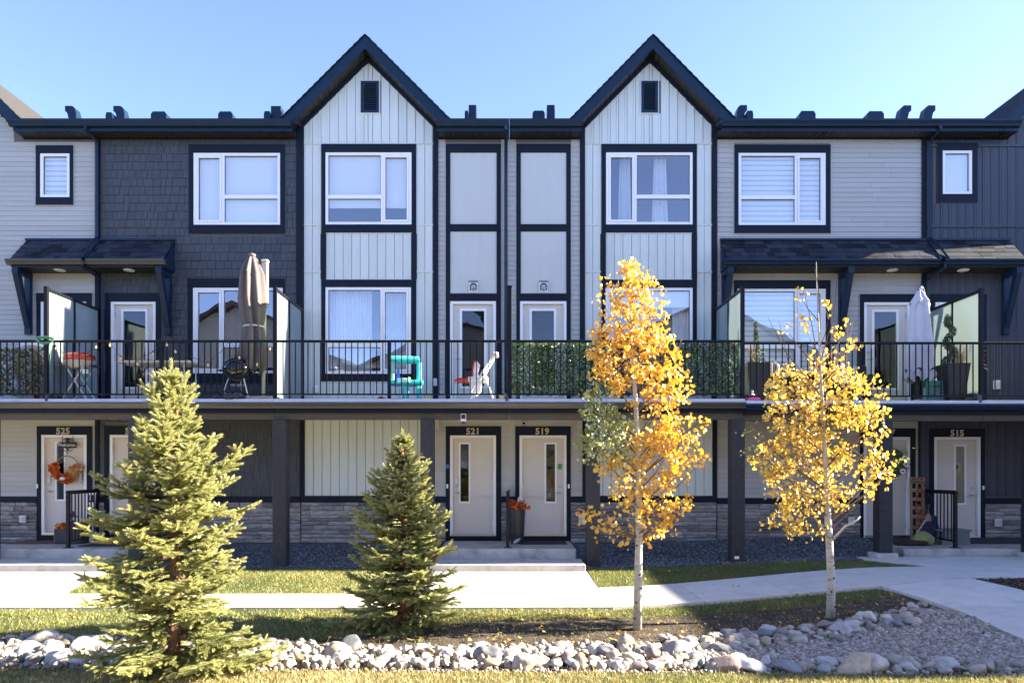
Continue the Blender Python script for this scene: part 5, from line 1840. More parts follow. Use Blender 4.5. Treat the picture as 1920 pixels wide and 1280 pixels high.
# ------------------------------------------------------------------ aspens
def leaf_template():
    ang = [-90, -40, 5, 50, 90, 130, 175, 220]
    rad = [.72, .92, 1.0, .96, 1.18, .96, 1.0, .92]
    v = []
    for a, r in zip(ang, rad):
        x, y = r * math.cos(R(a)), r * math.sin(R(a))
        v.append((x, y, abs(x) * .36 - .10 * y * y))
    v.append((0, 0, 0))
    f = [(8, i, (i + 1) % 8) for i in range(8)]
    return v, f
LT = leaf_template()

def aspen(label, base, trunk, tr, blobs, Yb, seed, mkey, twigs=(), lr=.0262, nsep=280, dens=1.55, extra=()):
    """trunk: pixel path; blobs: (px, py, rx, ry, n, green) clusters of leaves, at the tree's own distance"""
    rg = np.random.default_rng(seed)
    S = FPX / (CAM_D + Yb)
    x0 = PX(base[0], Yb)
    z0 = gz(x0, Yb) - .01
    t = thing('aspen_tree', label, 'tree', (x0, Yb, z0)); WL[t] = Vector(t.location)
    org = np.array([x0, Yb, z0])
    tw = [(PX(a, Yb), Yb + .02 * math.sin(i), PZ(b, Yb)) for i, (a, b) in enumerate(trunk)]
    tw[0] = (tw[0][0], tw[0][1], z0 - .05)
    tk = emit('trunk', MB().tube(tw, tr, 12), M['abark'], t, smooth='all')
    kz = [.13, .31, .47, .62, .95, 1.25, 1.5]
    for z in kz:
        a = rg.uniform(-2.6, -.6)
        zz = z0 + z
        tx = np.interp(zz, [q[2] for q in tw], [q[0] for q in tw]); r_ = np.interp(zz, [q[2] for q in tw], tr)
        emit('bark_knot', MB().ball((tx + r_ * math.cos(a), Yb + r_ * math.sin(a), zz), .016, 1, (1, .5, .7)), M['knot'], tk)
    wood = MB()
    pos, tone, gre = [], [], []
    tz = np.array([q[2] for q in tw]); tx = np.array([q[0] for q in tw])
    def tpt(z): return np.array([np.interp(z, tz, tx), Yb, z])
    for (px, py, rx, ry, n, g) in blobs:
        c = np.array([PX(px, Yb), Yb + rg.normal() * .45 * rx / S, PZ(py, Yb)])
        hr = abs(c[0] - np.interp(c[2], tz, tx))
        zs = max(tz[0] + 1.08, min(tz[-1] - .05, c[2] - .25 - .55 * hr))
        a = tpt(zs)
        mid = a + (c - a) * .55 + np.array([0, 0, -.04])
        if hr > .05:
            wood.tube([tuple(a), tuple(mid), tuple(c)], [.004 + .010 * min(1, hr * 1.6), .004 + .004 * min(1, hr), .0022], 5, caps=False)
        rad = np.array([rx, .9 * (rx + ry) / 2, ry]) / S * 1.12
        n = int(n * dens * (1.7 if g else 1))
        # leaves sit in small sprays on twigs
        k = max(2, n // 9)
        sp = c + np.clip(rg.normal(size=(k, 3)) * .52, -1.05, 1.05) * rad
        for q in sp:
            wood.tube([tuple(c + (q - c) * .1), tuple((c + q) / 2 + rg.normal(size=3) * .01), tuple(q)], [.0028, .002, .0012], 4, caps=False)
        for i in range(n):
            pos.append(sp[i % k] + rg.normal(size=3) * .045)
            tone.append(rg.beta(2, 2)); gre.append(g)
    for path in twigs:
        pts = [(PX(a, Yb), Yb + rg.normal() * .03, PZ(b, Yb)) for a, b in path]
        wood.tube(pts, [.006 * (1 - .75 * i / max(1, len(pts) - 1)) + .001 for i in range(len(pts))], 5, caps=False)
    for path, r0, r1 in extra:
        pts = [(PX(a, Yb), Yb - .01, PZ(b, Yb)) for a, b in path]
        emit('limb', MB().tube(pts, [r0 + (r1 - r0) * i / (len(pts) - 1) for i in range(len(pts))], 8), M['abark'], t, smooth='all')
    pos = np.array(pos); tone = np.array(tone); gre = np.array(gre)
    # hanging leaves: faces mostly turned outward/sideways
    nrm = rand_dirs(len(pos), rg); nrm[:, 2] *= .55
    rot = rot_from_dir(nrm, rg.uniform(0, 6.28, len(pos)))
    sc = rg.uniform(.55, 1.12, len(pos)) * lr * np.where(gre > 0, .85, 1)
    emit('branches', wood, M['twig'], t)
    # the leaves nearest to the viewer are leaves of their own, the rest form the crown
    order = np.argsort(pos[:, 1])
    sep = np.zeros(len(pos), bool); sep[order[:nsep]] = True
    protos = {}
    for i in np.nonzero(sep)[0]:
        g = int(gre[i]); b = int(tone[i] * 4.999)
        if (g, b) not in protos:
            me = fast_mesh('leaf', np.array(LT[0]), np.array(LT[1]), np.full(len(LT[0]), (b + .5) / 5), LEAF['aspeng'] if g else LEAF[mkey], True)
            protos[(g, b)] = me
        o = mk('leaf', protos[(g, b)], t, pos[i])
        o.rotation_euler = Matrix(rot[i].tolist()).to_euler()
        o.scale = (sc[i],) * 3
    for g in (0, 1):
        k = (~sep) & (gre == g)
        if k.sum() == 0: continue
        V, F, T_ = scatter(LT[0], LT[1], pos[k] - org, rot[k], sc[k], tone[k])
        o = mk('crown' if not g else 'green_crown', fast_mesh('crown', V, F, T_, LEAF['aspeng'] if g else LEAF[mkey], True), t, org)
        o['kind'] = 'stuff'
    print('aspen leaves', len(pos))
    return t

B1 = [(1181, 505, 20, 26, 40, 0), (1178, 530, 30, 28, 70, 0), (1160, 560, 32, 28, 70, 0), (1205, 550, 32, 26, 70, 0), (1180, 580, 46, 30, 110, 0), (1165, 612, 36, 28, 90, 0), (1218, 596, 34, 34, 80, 0),
      (1232, 630, 36, 32, 90, 0), (1190, 640, 45, 34, 110, 0), (1150, 655, 38, 26, 80, 0), (1120, 630, 18, 22, 30, 0), (1118, 660, 18, 18, 30, 0), (1165, 690, 42, 28, 95, 0), (1215, 680, 48, 30, 120, 0), (1250, 700, 32, 30, 75, 0),
      (1160, 722, 26, 16, 40, 0), (1215, 725, 46, 28, 110, 0), (1262, 738, 26, 24, 50, 0), (1230, 755, 40, 20, 70, 0), (1140, 700, 22, 20, 35, 0),
      (1245, 790, 30, 26, 65, 0), (1225, 820, 44, 28, 100, 0), (1270, 815, 36, 28, 80, 0), (1302, 795, 16, 12, 20, 0), (1200, 850, 46, 32, 100, 0), (1250, 850, 44, 28, 95, 0), (1282, 862, 30, 18, 40, 0), (1312, 868, 16, 12, 22, 0),
      (1150, 875, 34, 24, 60, 0), (1170, 900, 40, 26, 70, 0), (1215, 895, 44, 32, 90, 0), (1262, 895, 36, 28, 65, 0), (1185, 935, 34, 26, 50, 0), (1235, 940, 40, 28, 75, 0), (1270, 945, 26, 22, 40, 0),
      (1225, 975, 34, 26, 55, 0), (1258, 985, 26, 24, 40, 0), (1215, 1010, 16, 12, 14, 0), (1105, 965, 18, 12, 26, 0), (1125, 982, 14, 14, 20, 0), (1165, 995, 16, 12, 14, 0), (1185, 1008, 14, 10, 10, 0), (1150, 975, 12, 10, 8, 0),
      (1108, 735, 14, 22, 26, 1), (1118, 770, 22, 26, 50, 1), (1142, 775, 24, 26, 50, 1), (1108, 812, 22, 24, 50, 1), (1138, 815, 30, 26, 70, 1), (1120, 842, 26, 20, 50, 1), (1150, 850, 24, 20, 40, 1), (1165, 800, 18, 20, 26, 1)]
aspen('orange leaved young aspen with one green bough, in front of door 519', (1195, 1176),
      [(1195, 1178), (1197, 1090), (1199, 1000), (1197, 900), (1195, 820), (1191, 750), (1188, 690), (1184, 620), (1181, 560), (1180, 500)],
      [.052, .046, .042, .035, .029, .026, .019, .013, .008, .003], B1, -6.85, 3, 'aspen',
      twigs=[[(1198, 985), (1160, 960), (1120, 965)], [(1197, 1000), (1225, 970), (1240, 940)]])
B2 = [(1540, 655, 34, 26, 40, 0), (1515, 690, 44, 26, 60, 0), (1565, 690, 42, 26, 65, 0), (1535, 720, 60, 28, 110, 0), (1585, 730, 44, 28, 80, 0), (1480, 735, 40, 24, 60, 0), (1455, 705, 22, 18, 24, 0), (1620, 715, 28, 22, 30, 0),
      (1520, 760, 62, 30, 120, 0), (1580, 765, 46, 28, 100, 0), (1470, 775, 36, 26, 60, 0), (1548, 795, 70, 34, 150, 0), (1490, 810, 44, 28, 80, 0), (1610, 790, 30, 26, 50, 0), (1645, 775, 18, 26, 26, 0),
      (1530, 835, 70, 32, 140, 0), (1590, 835, 44, 32, 90, 0), (1470, 850, 44, 26, 80, 0), (1430, 850, 26, 20, 34, 0), (1640, 825, 24, 26, 30, 0), (1540, 875, 76, 32, 150, 0), (1475, 890, 44, 24, 80, 0), (1610, 880, 44, 30, 80, 0), (1650, 880, 20, 22, 26, 0),
      (1520, 915, 70, 30, 130, 0), (1580, 920, 44, 26, 70, 0), (1480, 935, 40, 24, 60, 0), (1530, 950, 50, 26, 70, 0), (1625, 915, 22, 22, 24, 0), (1470, 970, 34, 18, 44, 0), (1500, 985, 30, 16, 36, 0), (1455, 985, 20, 14, 20, 0), (1530, 1005, 12, 14, 10, 0),
      (1515, 615, 20, 20, 12, 0), (1555, 600, 20, 26, 12, 0), (1585, 620, 18, 22, 10, 0), (1500, 545, 14, 10, 6, 0), (1480, 620, 12, 10, 6, 0), (1595, 650, 14, 14, 6, 0), (1400, 800, 10, 8, 5, 1), (1415, 810, 10, 8, 5, 1), (1400, 845, 8, 8, 4, 1), (1660, 770, 8, 14, 6, 1), (1655, 735, 10, 14, 8, 0), (1690, 860, 8, 8, 3, 1)]
aspen('lemon yellow young aspen with bare top twigs, at the right', (1557, 1163),
      [(1557, 1166), (1560, 1090), (1556, 1010), (1550, 930), (1546, 850), (1541, 770), (1538, 690), (1536, 610), (1533, 545), (1531, 490)],
      [.053, .046, .042, .034, .027, .024, .017, .010, .006, .002], B2, -6.46, 9, 'aspen2',
      twigs=[[(1537, 700), (1520, 600), (1505, 540)], [(1538, 680), (1560, 600), (1568, 530)], [(1536, 740), (1470, 660), (1438, 595)], [(1540, 760), (1480, 680), (1460, 600)],
             [(1536, 720), (1590, 650), (1600, 600)], [(1541, 800), (1590, 700), (1585, 610)], [(1545, 860), (1450, 820), (1395, 840)], [(1546, 850), (1480, 800), (1405, 790)], [(1545, 880), (1620, 800), (1660, 760)], [(1534, 600), (1536, 540), (1528, 500)]],
      extra=[([(1560, 1012), (1585, 985), (1605, 975), (1612, 968)], .016, .009), ([(1556, 1010), (1538, 985), (1528, 970)], .018, .008)])

# fallen leaves on lawns, soil and walk
def litter():
    P = np.vstack([pts_in(SOIL, 26), pts_in(LAWN_B, 5), pts_in(LAWN_A2, 6), pts_in(CREEK, 12), pts_in(DRY, 5), pts_in([(0.2, -5.6), (5, -4.9), (5, -3.4), (0.2, -4.5)], 2), pts_in([(1.4, -2.0), (7.2, -2.0), (7.2, -.1), (1.4, -.1)], 3)])
    n = len(P)
    pos = np.column_stack([P, gzv(P[:, 0], P[:, 1]) + .02])
    d = RNG.normal(size=(n, 3)) * .35; d[:, 2] = 1
    V, F, T_ = scatter(LT[0], LT[1], pos, rot_from_dir(d, RNG.uniform(0, 6.28, n)), RNG.uniform(.014, .026, n), RNG.uniform(0, 1, n))
    o = mk('fallen_leaves', fast_mesh('fallen_leaves', V, F, T_, LEAF['litter'], True)); o['kind'] = 'stuff'
    stuff(o, 'fallen aspen leaves scattered on soil and gravel', 'leaves')
litter()
# ================================================================== things on the deck
DZ = 3.10
def put(o, x, y, z, rz=0.0):
    o.location = (x, y, z); o.rotation_euler = (0, 0, rz); return o
def leafy(name, parent, pos, org, sc, m, tone=None, rg=RNG, flat=(1, 1, 1), tmpl=None, kind='stuff'):
    n = len(pos)
    T0 = rg.uniform(0, 1, n) if tone is None else tone
    tm = tmpl or (LT[0], LT[1])
    V, F, T_ = scatter(tm[0], tm[1], pos - np.array(org), rot_from_dir(rand_dirs(n, rg) * np.array(flat), rg.uniform(0, 6.28, n)), sc, T0)
    o = mk(name, fast_mesh(name, V, F, T_, m, True), parent, org)
    if kind: o['kind'] = kind
    return o
LF = ([(0, -1, 0), (.42, -.2, .12), (.3, .55, .10), (0, 1.1, 0), (-.3, .55, .10), (-.42, -.2, .12)], [(0, 1, 2), (0, 2, 3), (0, 3, 4), (0, 4, 5)])

# ---- ivy privacy screens tied inside the railing
def ivy(label, px0, px1, z0, z1, n, m, lattice, sz):
    Y = YR + .05
    x0, x1 = PX(px0, Y), PX(px1, Y)
    t = thing('ivy_screen', label, 'ivy screen', ((x0 + x1) / 2, Y, z0)); WL[t] = Vector(t.location)
    mb = MB()
    step = .105
    h = z1 - z0
    k = int((x1 - x0 + h) / step)
    for i in range(k):
        a = x0 - h + i * step
        for s in (1, -1):
            p, q = (a, z0), (a + h, z1)
            if s < 0: p, q = (a + h, z0), (a, z1)
            # clip to the panel
            pts = []
            for u in np.linspace(0, 1, 15):
                xx = p[0] + (q[0] - p[0]) * u
                if x0 <= xx <= x1: pts.append((xx, Y + (.006 if s > 0 else .014), p[1] + (q[1] - p[1]) * u))
            if len(pts) > 1: mb.tube([pts[0], pts[-1]], .0045, 4)
    emit('lattice', mb, M[lattice], t)
    rg = np.random.default_rng(n)
    P = np.column_stack([rg.uniform(x0, x1, n), Y + rg.uniform(-.035, .045, n), rg.uniform(z0, z1, n)])
    P[:, 2] += .02 * np.sin(P[:, 0] * 31)
    gap = vnoise(P[:, 0], P[:, 2], 9.0, n)
    P = P[gap > -.42]
    leafy('ivy_leaves', t, P, t.location[:], rg.uniform(.7, 1.2, len(P)) * sz, LEAF[m], np.clip(rg.beta(1.5, 2.2, len(P)) + .25 * vnoise(P[:, 0], P[:, 2], 5.0, 4), 0, 1), rg, (1, 1.8, .8), LF)
    return t
ivy('green artificial ivy screen filling the railing of townhouse 519', 958, 1386, 3.20, 4.16, 17000, 'ivy', 'rail', .027)
ivy('mottled ivy on a diagonal lattice behind the railing at the left edge', -60, 80, 3.20, 4.06, 2600, 'ivymix', 'wicker', .032)
ivt = thing('storage_bin', 'pale bin with domed lid showing over the ivy at the left', 'bin', (0, 0, 0))
emit('bin_body', MB().prism([(-.24, -.2), (.24, -.2), (.24, .2), (-.24, .2)], 0, 1.05, 'z'), M['camw'], ivt)
emit('lid', MB().lathe([(.30, 0), (.30, .03), (.26, .075), (.16, .11), (.0, .125)], (0, 0, 1.05), 24, squash=(1, .8)), M['camw'], ivt, smooth=True)
put(ivt, PX(68, -1.25), -1.25, DZ)
cc = MB()
for i in range(5):
    a = [(.13 * math.cos(t) * (1 + .1 * i % 3), -.03 - .008 * i + .02 * math.sin(2 * t), -.03 + .055 * math.sin(t) + .008 * i) for t in np.linspace(0, 6.283, 22)]
    cc.tube(a, .0055, 5, caps=False)
cc.tube([(.08, -.045, -.05), (.11, -.05, -.22), (.09, -.045, -.42), (.10, -.05, -.6)], .007, 5)
o = emit('coiled_cord', cc, M['gcord'], None, origin=(0, 0, 0)); put(o, PX(86, YR - .06), YR - .04, 4.20); tag(o, 'pale green cord coiled over the railing at the left screen', 'cord')
o = emit('red_panel', MB().rbox(-.015, .015, -.3, .3, 0, .78, .01), M['red'], None, origin=(0, 0, 0))
put(o, PX(82.5, -1.3), -1.3, DZ); tag(o, 'narrow red folded board standing beside the left frosted screen', 'board')

# ---- portable barbecue
t = thing('portable_barbecue', 'portable barbecue with orange-red lid on folding white legs', 'barbecue')
emit('lid', MB().lathe([(.27, 0), (.285, .03), (.27, .10), (.20, .145), (.0, .16)], (0, 0, .80), 24, squash=(1, .72)), M['orange'], t, smooth=True)
emit('fire_box', MB().lathe([(.18, 0), (.25, .05), (.275, .13), (.275, .14)], (0, 0, .655), 24, squash=(1, .72)), M['cream'], t, smooth=True)
emit('side_shelf', MB().rbox(-.45, -.26, -.14, .14, .685, .705, .008), M['greybox'], t)
emit('side_shelf', MB().rbox(.26, .40, -.14, .14, .675, .695, .008), M['wicker'], t)
emit('handle', MB().tube([(.22, -.16, .86), (.30, -.20, .87), (.34, -.12, .86), (.30, -.02, .85)], .018, 8), M['blackp'], t, smooth=True)
for s in (-1, 1):
    emit('leg', MB().tube([(-.16, s * .15, .66), (.24, s * .15, .03)], .017, 8), M['chrome'], t, smooth=True)
    emit('leg', MB().tube([(.17, s * .165, .66), (-.24, s * .165, .03)], .017, 8), M['chrome'], t, smooth=True)
emit('brace', MB().tube([(0, -.16, .34), (0, .16, .34)], .012, 6), M['blackp'], t)
for s in (-1, 1):
    emit('wheel', MB().tube([(-.26, s * .17 - .02, .06), (-.26, s * .17 + .02, .06)], .06, 14), M['blackp'], t)
g = emit('gas_cylinder', MB().lathe([(.045, 0), (.052, .012), (.052, .15), (.03, .185), (.015, .2)], (.21, -.16, .46), 16), M['green'], t, smooth=True)
emit('label_band', MB().lathe([(.053, .07), (.053, .15)], (.21, -.16, .46), 16, caps=False), M['white'], g, smooth=True)
put(t, PX(149, -1.42), -1.42, DZ - .02)

# ---- folding table
t = thing('folding_table', 'pale speckled folding table standing behind the tall spruce top', 'table')
emit('tabletop', MB().rbox(-.69, .69, -.34, .34, .735, .775, .014), M['tabletop'], t)
for s in (-1, 1):
    x = .55 * s
    mb = MB()
    for y in (-.25, .25):
        mb.tube([(x, y, .734), (x + .02 * s, y, 0.012)], .013, 8)
    mb.tube([(x + .02 * s, -.30, .012), (x + .02 * s, .30, .012)], .013, 8)
    mb.tube([(x + .01 * s, -.25, .40), (x + .01 * s, .25, .40)], .01, 8)
    emit('leg_frame', mb, M['chrome'] if s > 0 else M['blackp'], t, smooth=True)
    emit('brace', MB().tube([(x, 0, .40), (x - .33 * s, 0, .73)], .009, 6), M['blackp'], t)
put(t, PX(302, -1.3), -1.3, DZ - .02)

# ---- kettle barbecue
t = thing('kettle_grill', 'black kettle barbecue on three metal legs under the brown umbrella', 'barbecue')
emit('bowl', MB().lathe([(.05, 0), (.15, .03), (.23, .10), (.262, .20), (.265, .215)], (0, 0, .40), 28), M['black_enamel'], t, smooth=True)
emit('lid', MB().lathe([(.272, 0), (.268, .03), (.235, .12), (.16, .19), (.06, .225), (0, .23)], (0, 0, .622), 28), M['black_enamel'], t, smooth=True)
emit('handle', MB().tube([(-.05, 0, .84), (-.05, 0, .89), (.05, 0, .89), (.05, 0, .84)], .012, 8), M['blackp'], t, smooth=True)
emit('side_handle', MB().tube([(-.26, -.07, .60), (-.34, -.06, .60), (-.34, .06, .60), (-.26, .07, .60)], .012, 8), M['blackp'], t, smooth=True)
emit('side_handle', MB().tube([(.26, -.07, .60), (.34, -.06, .60), (.34, .06, .60), (.26, .07, .60)], .012, 8), M['blackp'], t, smooth=True)
for a in (205, 335, 90):
    c, s = math.cos(R(a)), math.sin(R(a))
    emit('leg', MB().tube([(.16 * c, .16 * s, .44), (.30 * c, .30 * s, .01)], .011, 8), M['chrome'], t, smooth=True)
emit('ash_catcher', MB().lathe([(.10, 0), (.14, .02), (.14, .025)], (0, 0, .30), 20), M['chrome'], t, smooth=True)
put(t, PX(445, -1.38), -1.38, DZ)

# ---- brown cantilever umbrella
def pleated(mb, c, prof, n=64, pleats=8, amp=.2, ph=0.0):
    vs, fs = [], []
    for i, (r, z, cx, cy) in enumerate(prof):
        for k in range(n):
            a = 2 * math.pi * k / n
            w = math.cos(pleats * a + ph + .35 * math.sin(4 * z)) + .4 * math.cos((pleats + 3) * a + 2.2 * z)
            rr = r * (1 + amp * w)
            vs.append((c[0] + cx + rr * math.cos(a), c[1] + cy + rr * math.sin(a), c[2] + z + (.05 * math.cos(pleats * a + ph) if i == 0 else 0)))
    m = len(prof)
    for i in range(m - 1):
        for k in range(n):
            k2 = (k + 1) % n
            fs.append((i * n + k, i * n + k2, (i + 1) * n + k2, (i + 1) * n + k))
    fs.append(tuple(range((m - 1) * n, m * n)))
    return mb.add(vs, fs)
t = thing('patio_umbrella', 'closed brown cantilever umbrella tied round its beige pole', 'umbrella')
cb = MB()
pleated(cb, (0, 0, 0), [(.20, .60, -.04, 0), (.25, .72, -.03, 0), (.23, 1.0, -.02, 0), (.19, 1.38, -.02, 0), (.165, 1.48, -.02, 0), (.20, 1.62, -.03, 0), (.235, 2.0, -.05, 0), (.20, 2.45, -.06, 0), (.13, 2.65, -.06, 0), (.06, 2.76, -.06, 0)], 72, 8, .20)
can = emit('canopy', cb, M['brown_fab'], t, smooth='all')
vb = MB()
pleated(vb, (0, 0, 0), [(.205, 2.42, -.06, 0), (.15, 2.62, -.06, 0), (.085, 2.76, -.06, 0), (.05, 2.80, -.06, 0)], 64, 8, .17, .4)
emit('vent_flap', vb, M['brown_fab'], can, smooth='all')
emit('strap', MB().torus((-.02, 0, 1.46), .185, .018, 'z', 28, 6), M['cushion'], can)
emit('cap', MB().lathe([(.065, 0), (.075, .02), (.07, .05), (.03, .065)], (-.06, 0, 2.80), 18), M['brown_fab'], t, smooth=True)
emit('pole', MB().tube([(.14, .05, .07), (.15, .05, .9), (.17, .05, 2.62)], [.038, .040, .044], 14), M['cream'], t, smooth=True)
emit('pole_sleeve', MB().rbox(.12, .235, 0, .10, 1.85, 2.70, .02), M['cream'], t)
emit('pole_cap', MB().rbox(.112, .243, -.01, .11, 2.70, 2.755, .02), M['cream'], t)
emit('base', MB().rbox(-.36, .48, -.4, .4, 0, .10, .03), M['cream'], t)
put(t, PX(478, -1.25), -1.25, DZ - .01)

# ---- black bag slumped over the deck edge
bb = MB()
for c, r, q in (((0, 0, .07), .11, (1.3, .8, .75)), ((-.25, .02, .05), .075, (1.5, .8, .7)), ((.14, -.02, .08), .08, (1.2, .8, 1)), ((.22, 0, .05), .05, (1.2, .9, .8)), ((-.12, .03, .05), .06, (1.4, .8, .7))):
    bm = bmesh.new(); bmesh.ops.create_icosphere(bm, subdivisions=3, radius=1)
    for v in bm.verts:
        p = v.co.copy(); f = 1 + .16 * math.sin(9 * p.x + 5 * p.z) * math.sin(8 * p.y + 3)
        v.co = Vector((c[0] + p.x * r * q[0] * f, c[1] + p.y * r * q[1] * f, c[2] + p.z * r * q[2] * f))
    bb.bm(bm)
o = emit('plastic_bag', bb, M['bag'], None, smooth='all', origin=(0, 0, 0)); put(o, PX(432, -1.86), -1.85, DZ + .0); tag(o, 'crumpled shiny black bag on the deck edge below the kettle grill', 'bag')

# ---- string of lights along the left railing
t = thing('string_lights', 'string of amber bulbs swagged along the left railing', 'string lights')
pk = [(100, 643), (128, 672), (150, 664), (185, 652), (205, 642), (225, 667), (258, 676), (285, 660), (312, 640), (327, 655), (357, 668), (389, 680), (415, 659), (431, 638), (449, 665), (480, 680), (505, 650), (514, 664)]
pts = [(PX(a, YR - .04), YR - .045, PZ(b, YR - .04)) for a, b in pk]
emit('wire', MB().tube(pts, .0045, 5), M['cord'], t)
for a, b in [(105, 650), (180, 648), (206, 644), (226, 669), (258, 679), (287, 660), (313, 643), (329, 656), (390, 681), (449, 667), (482, 680), (506, 651)]:
    x, z = PX(a, YR - .045), PZ(b, YR - .045)
    bl = emit('bulb', MB().lathe([(.004, -.062), (.016, -.055), (.021, -.035), (.012, -.012), (.009, 0)], (x, YR - .045, z), 10), M['bulb'], t, smooth=True)
    emit('socket', MB().lathe([(.011, 0), (.011, .028), (.005, .034)], (x, YR - .045, z), 8), M['blackp'], bl)

# ---- turquoise toy kitchen and small toys
t = thing('toy_kitchen', 'turquoise plastic toy kitchen with an arched top on the deck', 'toy kitchen')
for x in (-.27, .23):
    emit('side_post', MB().rbox(x, x + .07, -.16, -.08, .44, .92, .02), M['teal'] if x > 0 else M['teal2'], t)
emit('top_arch', MB().rbox(-.29, .31, -.20, .12, .89, .985, .035), M['teal'], t)
emit('top_shelf', MB().rbox(-.27, .27, -.16, .10, .986, 1.02, .012), M['teal2'], t)
emit('counter', MB().rbox(-.31, .36, -.27, .14, .37, .47, .03), M['teal'], t)
emit('sink', MB().rbox(-.15, .10, -.30, -.10, .40, .50, .02), M['teal2'], t)
for x in (-.05, .03, .22):
    emit('leg', MB().rbox(x, x + .055, -.22, -.15, 0, .37, .015), M['teal'], t)
emit('back_panel', MB().rbox(.27, .33, -.06, .10, .1, .9, .012), M['teal2'], t)
emit('faucet', MB().prism([(-.17, .47), (-.09, .47), (-.10, .70), (-.13, .74), (-.15, .70)], -.2, -.17), M['blue'], t)
emit('burner_knob', MB().ball((.08, -.16, .51), .035, 2), M['yellow'], t, smooth=True)
put(t, PX(759, -1.45), -1.45, DZ, R(8)); t.scale = (.95, 1, .82)
o = emit('toy_ball', MB().ball((0, 0, .045), .05, 2, (1.2, 1, .9)).ball((.07, 0, .03), .035, 2), M['red'], None, smooth=True, origin=(0, 0, 0)); put(o, PX(714, -1.6), -1.6, DZ); tag(o, 'red toy lying left of the turquoise toy kitchen', 'toy')
o = emit('toy_cup', MB().lathe([(.045, 0), (.04, .02), (.03, .09), (.02, .10)], (0, 0, 0), 14), M['yellow'], None, smooth=True, origin=(0, 0, 0)); put(o, PX(804, -1.6), -1.6, DZ); tag(o, 'yellow toy standing right of the turquoise toy kitchen', 'toy')
o = emit('toy_tray', MB().lathe([(.10, 0), (.14, .012), (.15, .035), (.13, .03)], (0, 0, 0), 20), M['blue'], None, smooth=True, origin=(0, 0, 0)); put(o, PX(747, -1.62), -1.62, DZ); tag(o, 'dark blue toy tray at the feet of the toy kitchen', 'toy')

# ---- high chair
t = thing('high_chair', 'white high chair with red edged cushions facing left', 'high chair')
fr_ = M['white']
for y in (-.22, .22):
    emit('leg', MB().tube([(.10, y, .50), (-.12, y * 1.15, .01)], .014, 8), fr_, t, smooth=True)
    emit('leg', MB().tube([(.12, y, .62), (.33, y * 1.15, .01)], .014, 8), fr_, t, smooth=True)
    emit('arm_frame', MB().tube([(-.10, y, .18), (.10, y, .55), (.26, y, .80)], .013, 8), fr_, t, smooth=True)
emit('backrest', MB().prism([(.12, .58), (.17, .55), (.37, .93), (.33, .96)], -.19, .19), fr_, t)
emit('headrest', MB().rbox(.29, .42, -.17, .17, .90, .985, .03), M['cushion'], t)
emit('seat', MB().rbox(-.16, .22, -.2, .2, .40, .49, .02), fr_, t)
emit('seat_cushion', MB().prism([(-.06, .49), (.04, .49), (.02, .60), (.06, .74), (.02, .79), (-.03, .78), (-.06, .62)], -.13, .13), M['white'], t)
emit('cushion_piping', MB().prism([(-.085, .49), (-.06, .49), (-.06, .62), (-.035, .775), (.02, .80), (.015, .83), (-.055, .80), (-.085, .63)], -.14, .14), M['red'], t)
emit('tray', MB().prism([(-.42, .40), (-.16, .415), (-.16, .45), (-.30, .46), (-.42, .42)], -.22, .22), M['red'], t)
emit('footrest', MB().prism([(-.14, .40), (.10, .40), (.08, .22), (.00, .12), (-.09, .16), (-.13, .28)], -.10, .10), M['white'], t)
emit('front_tube', MB().tube([(-.38, -.1, .41), (-.42, -.1, .02)], .010, 6), M['teal2'], t)
put(t, PX(894, -1.42), -1.42, DZ); t.scale = (.98, 1, .94)

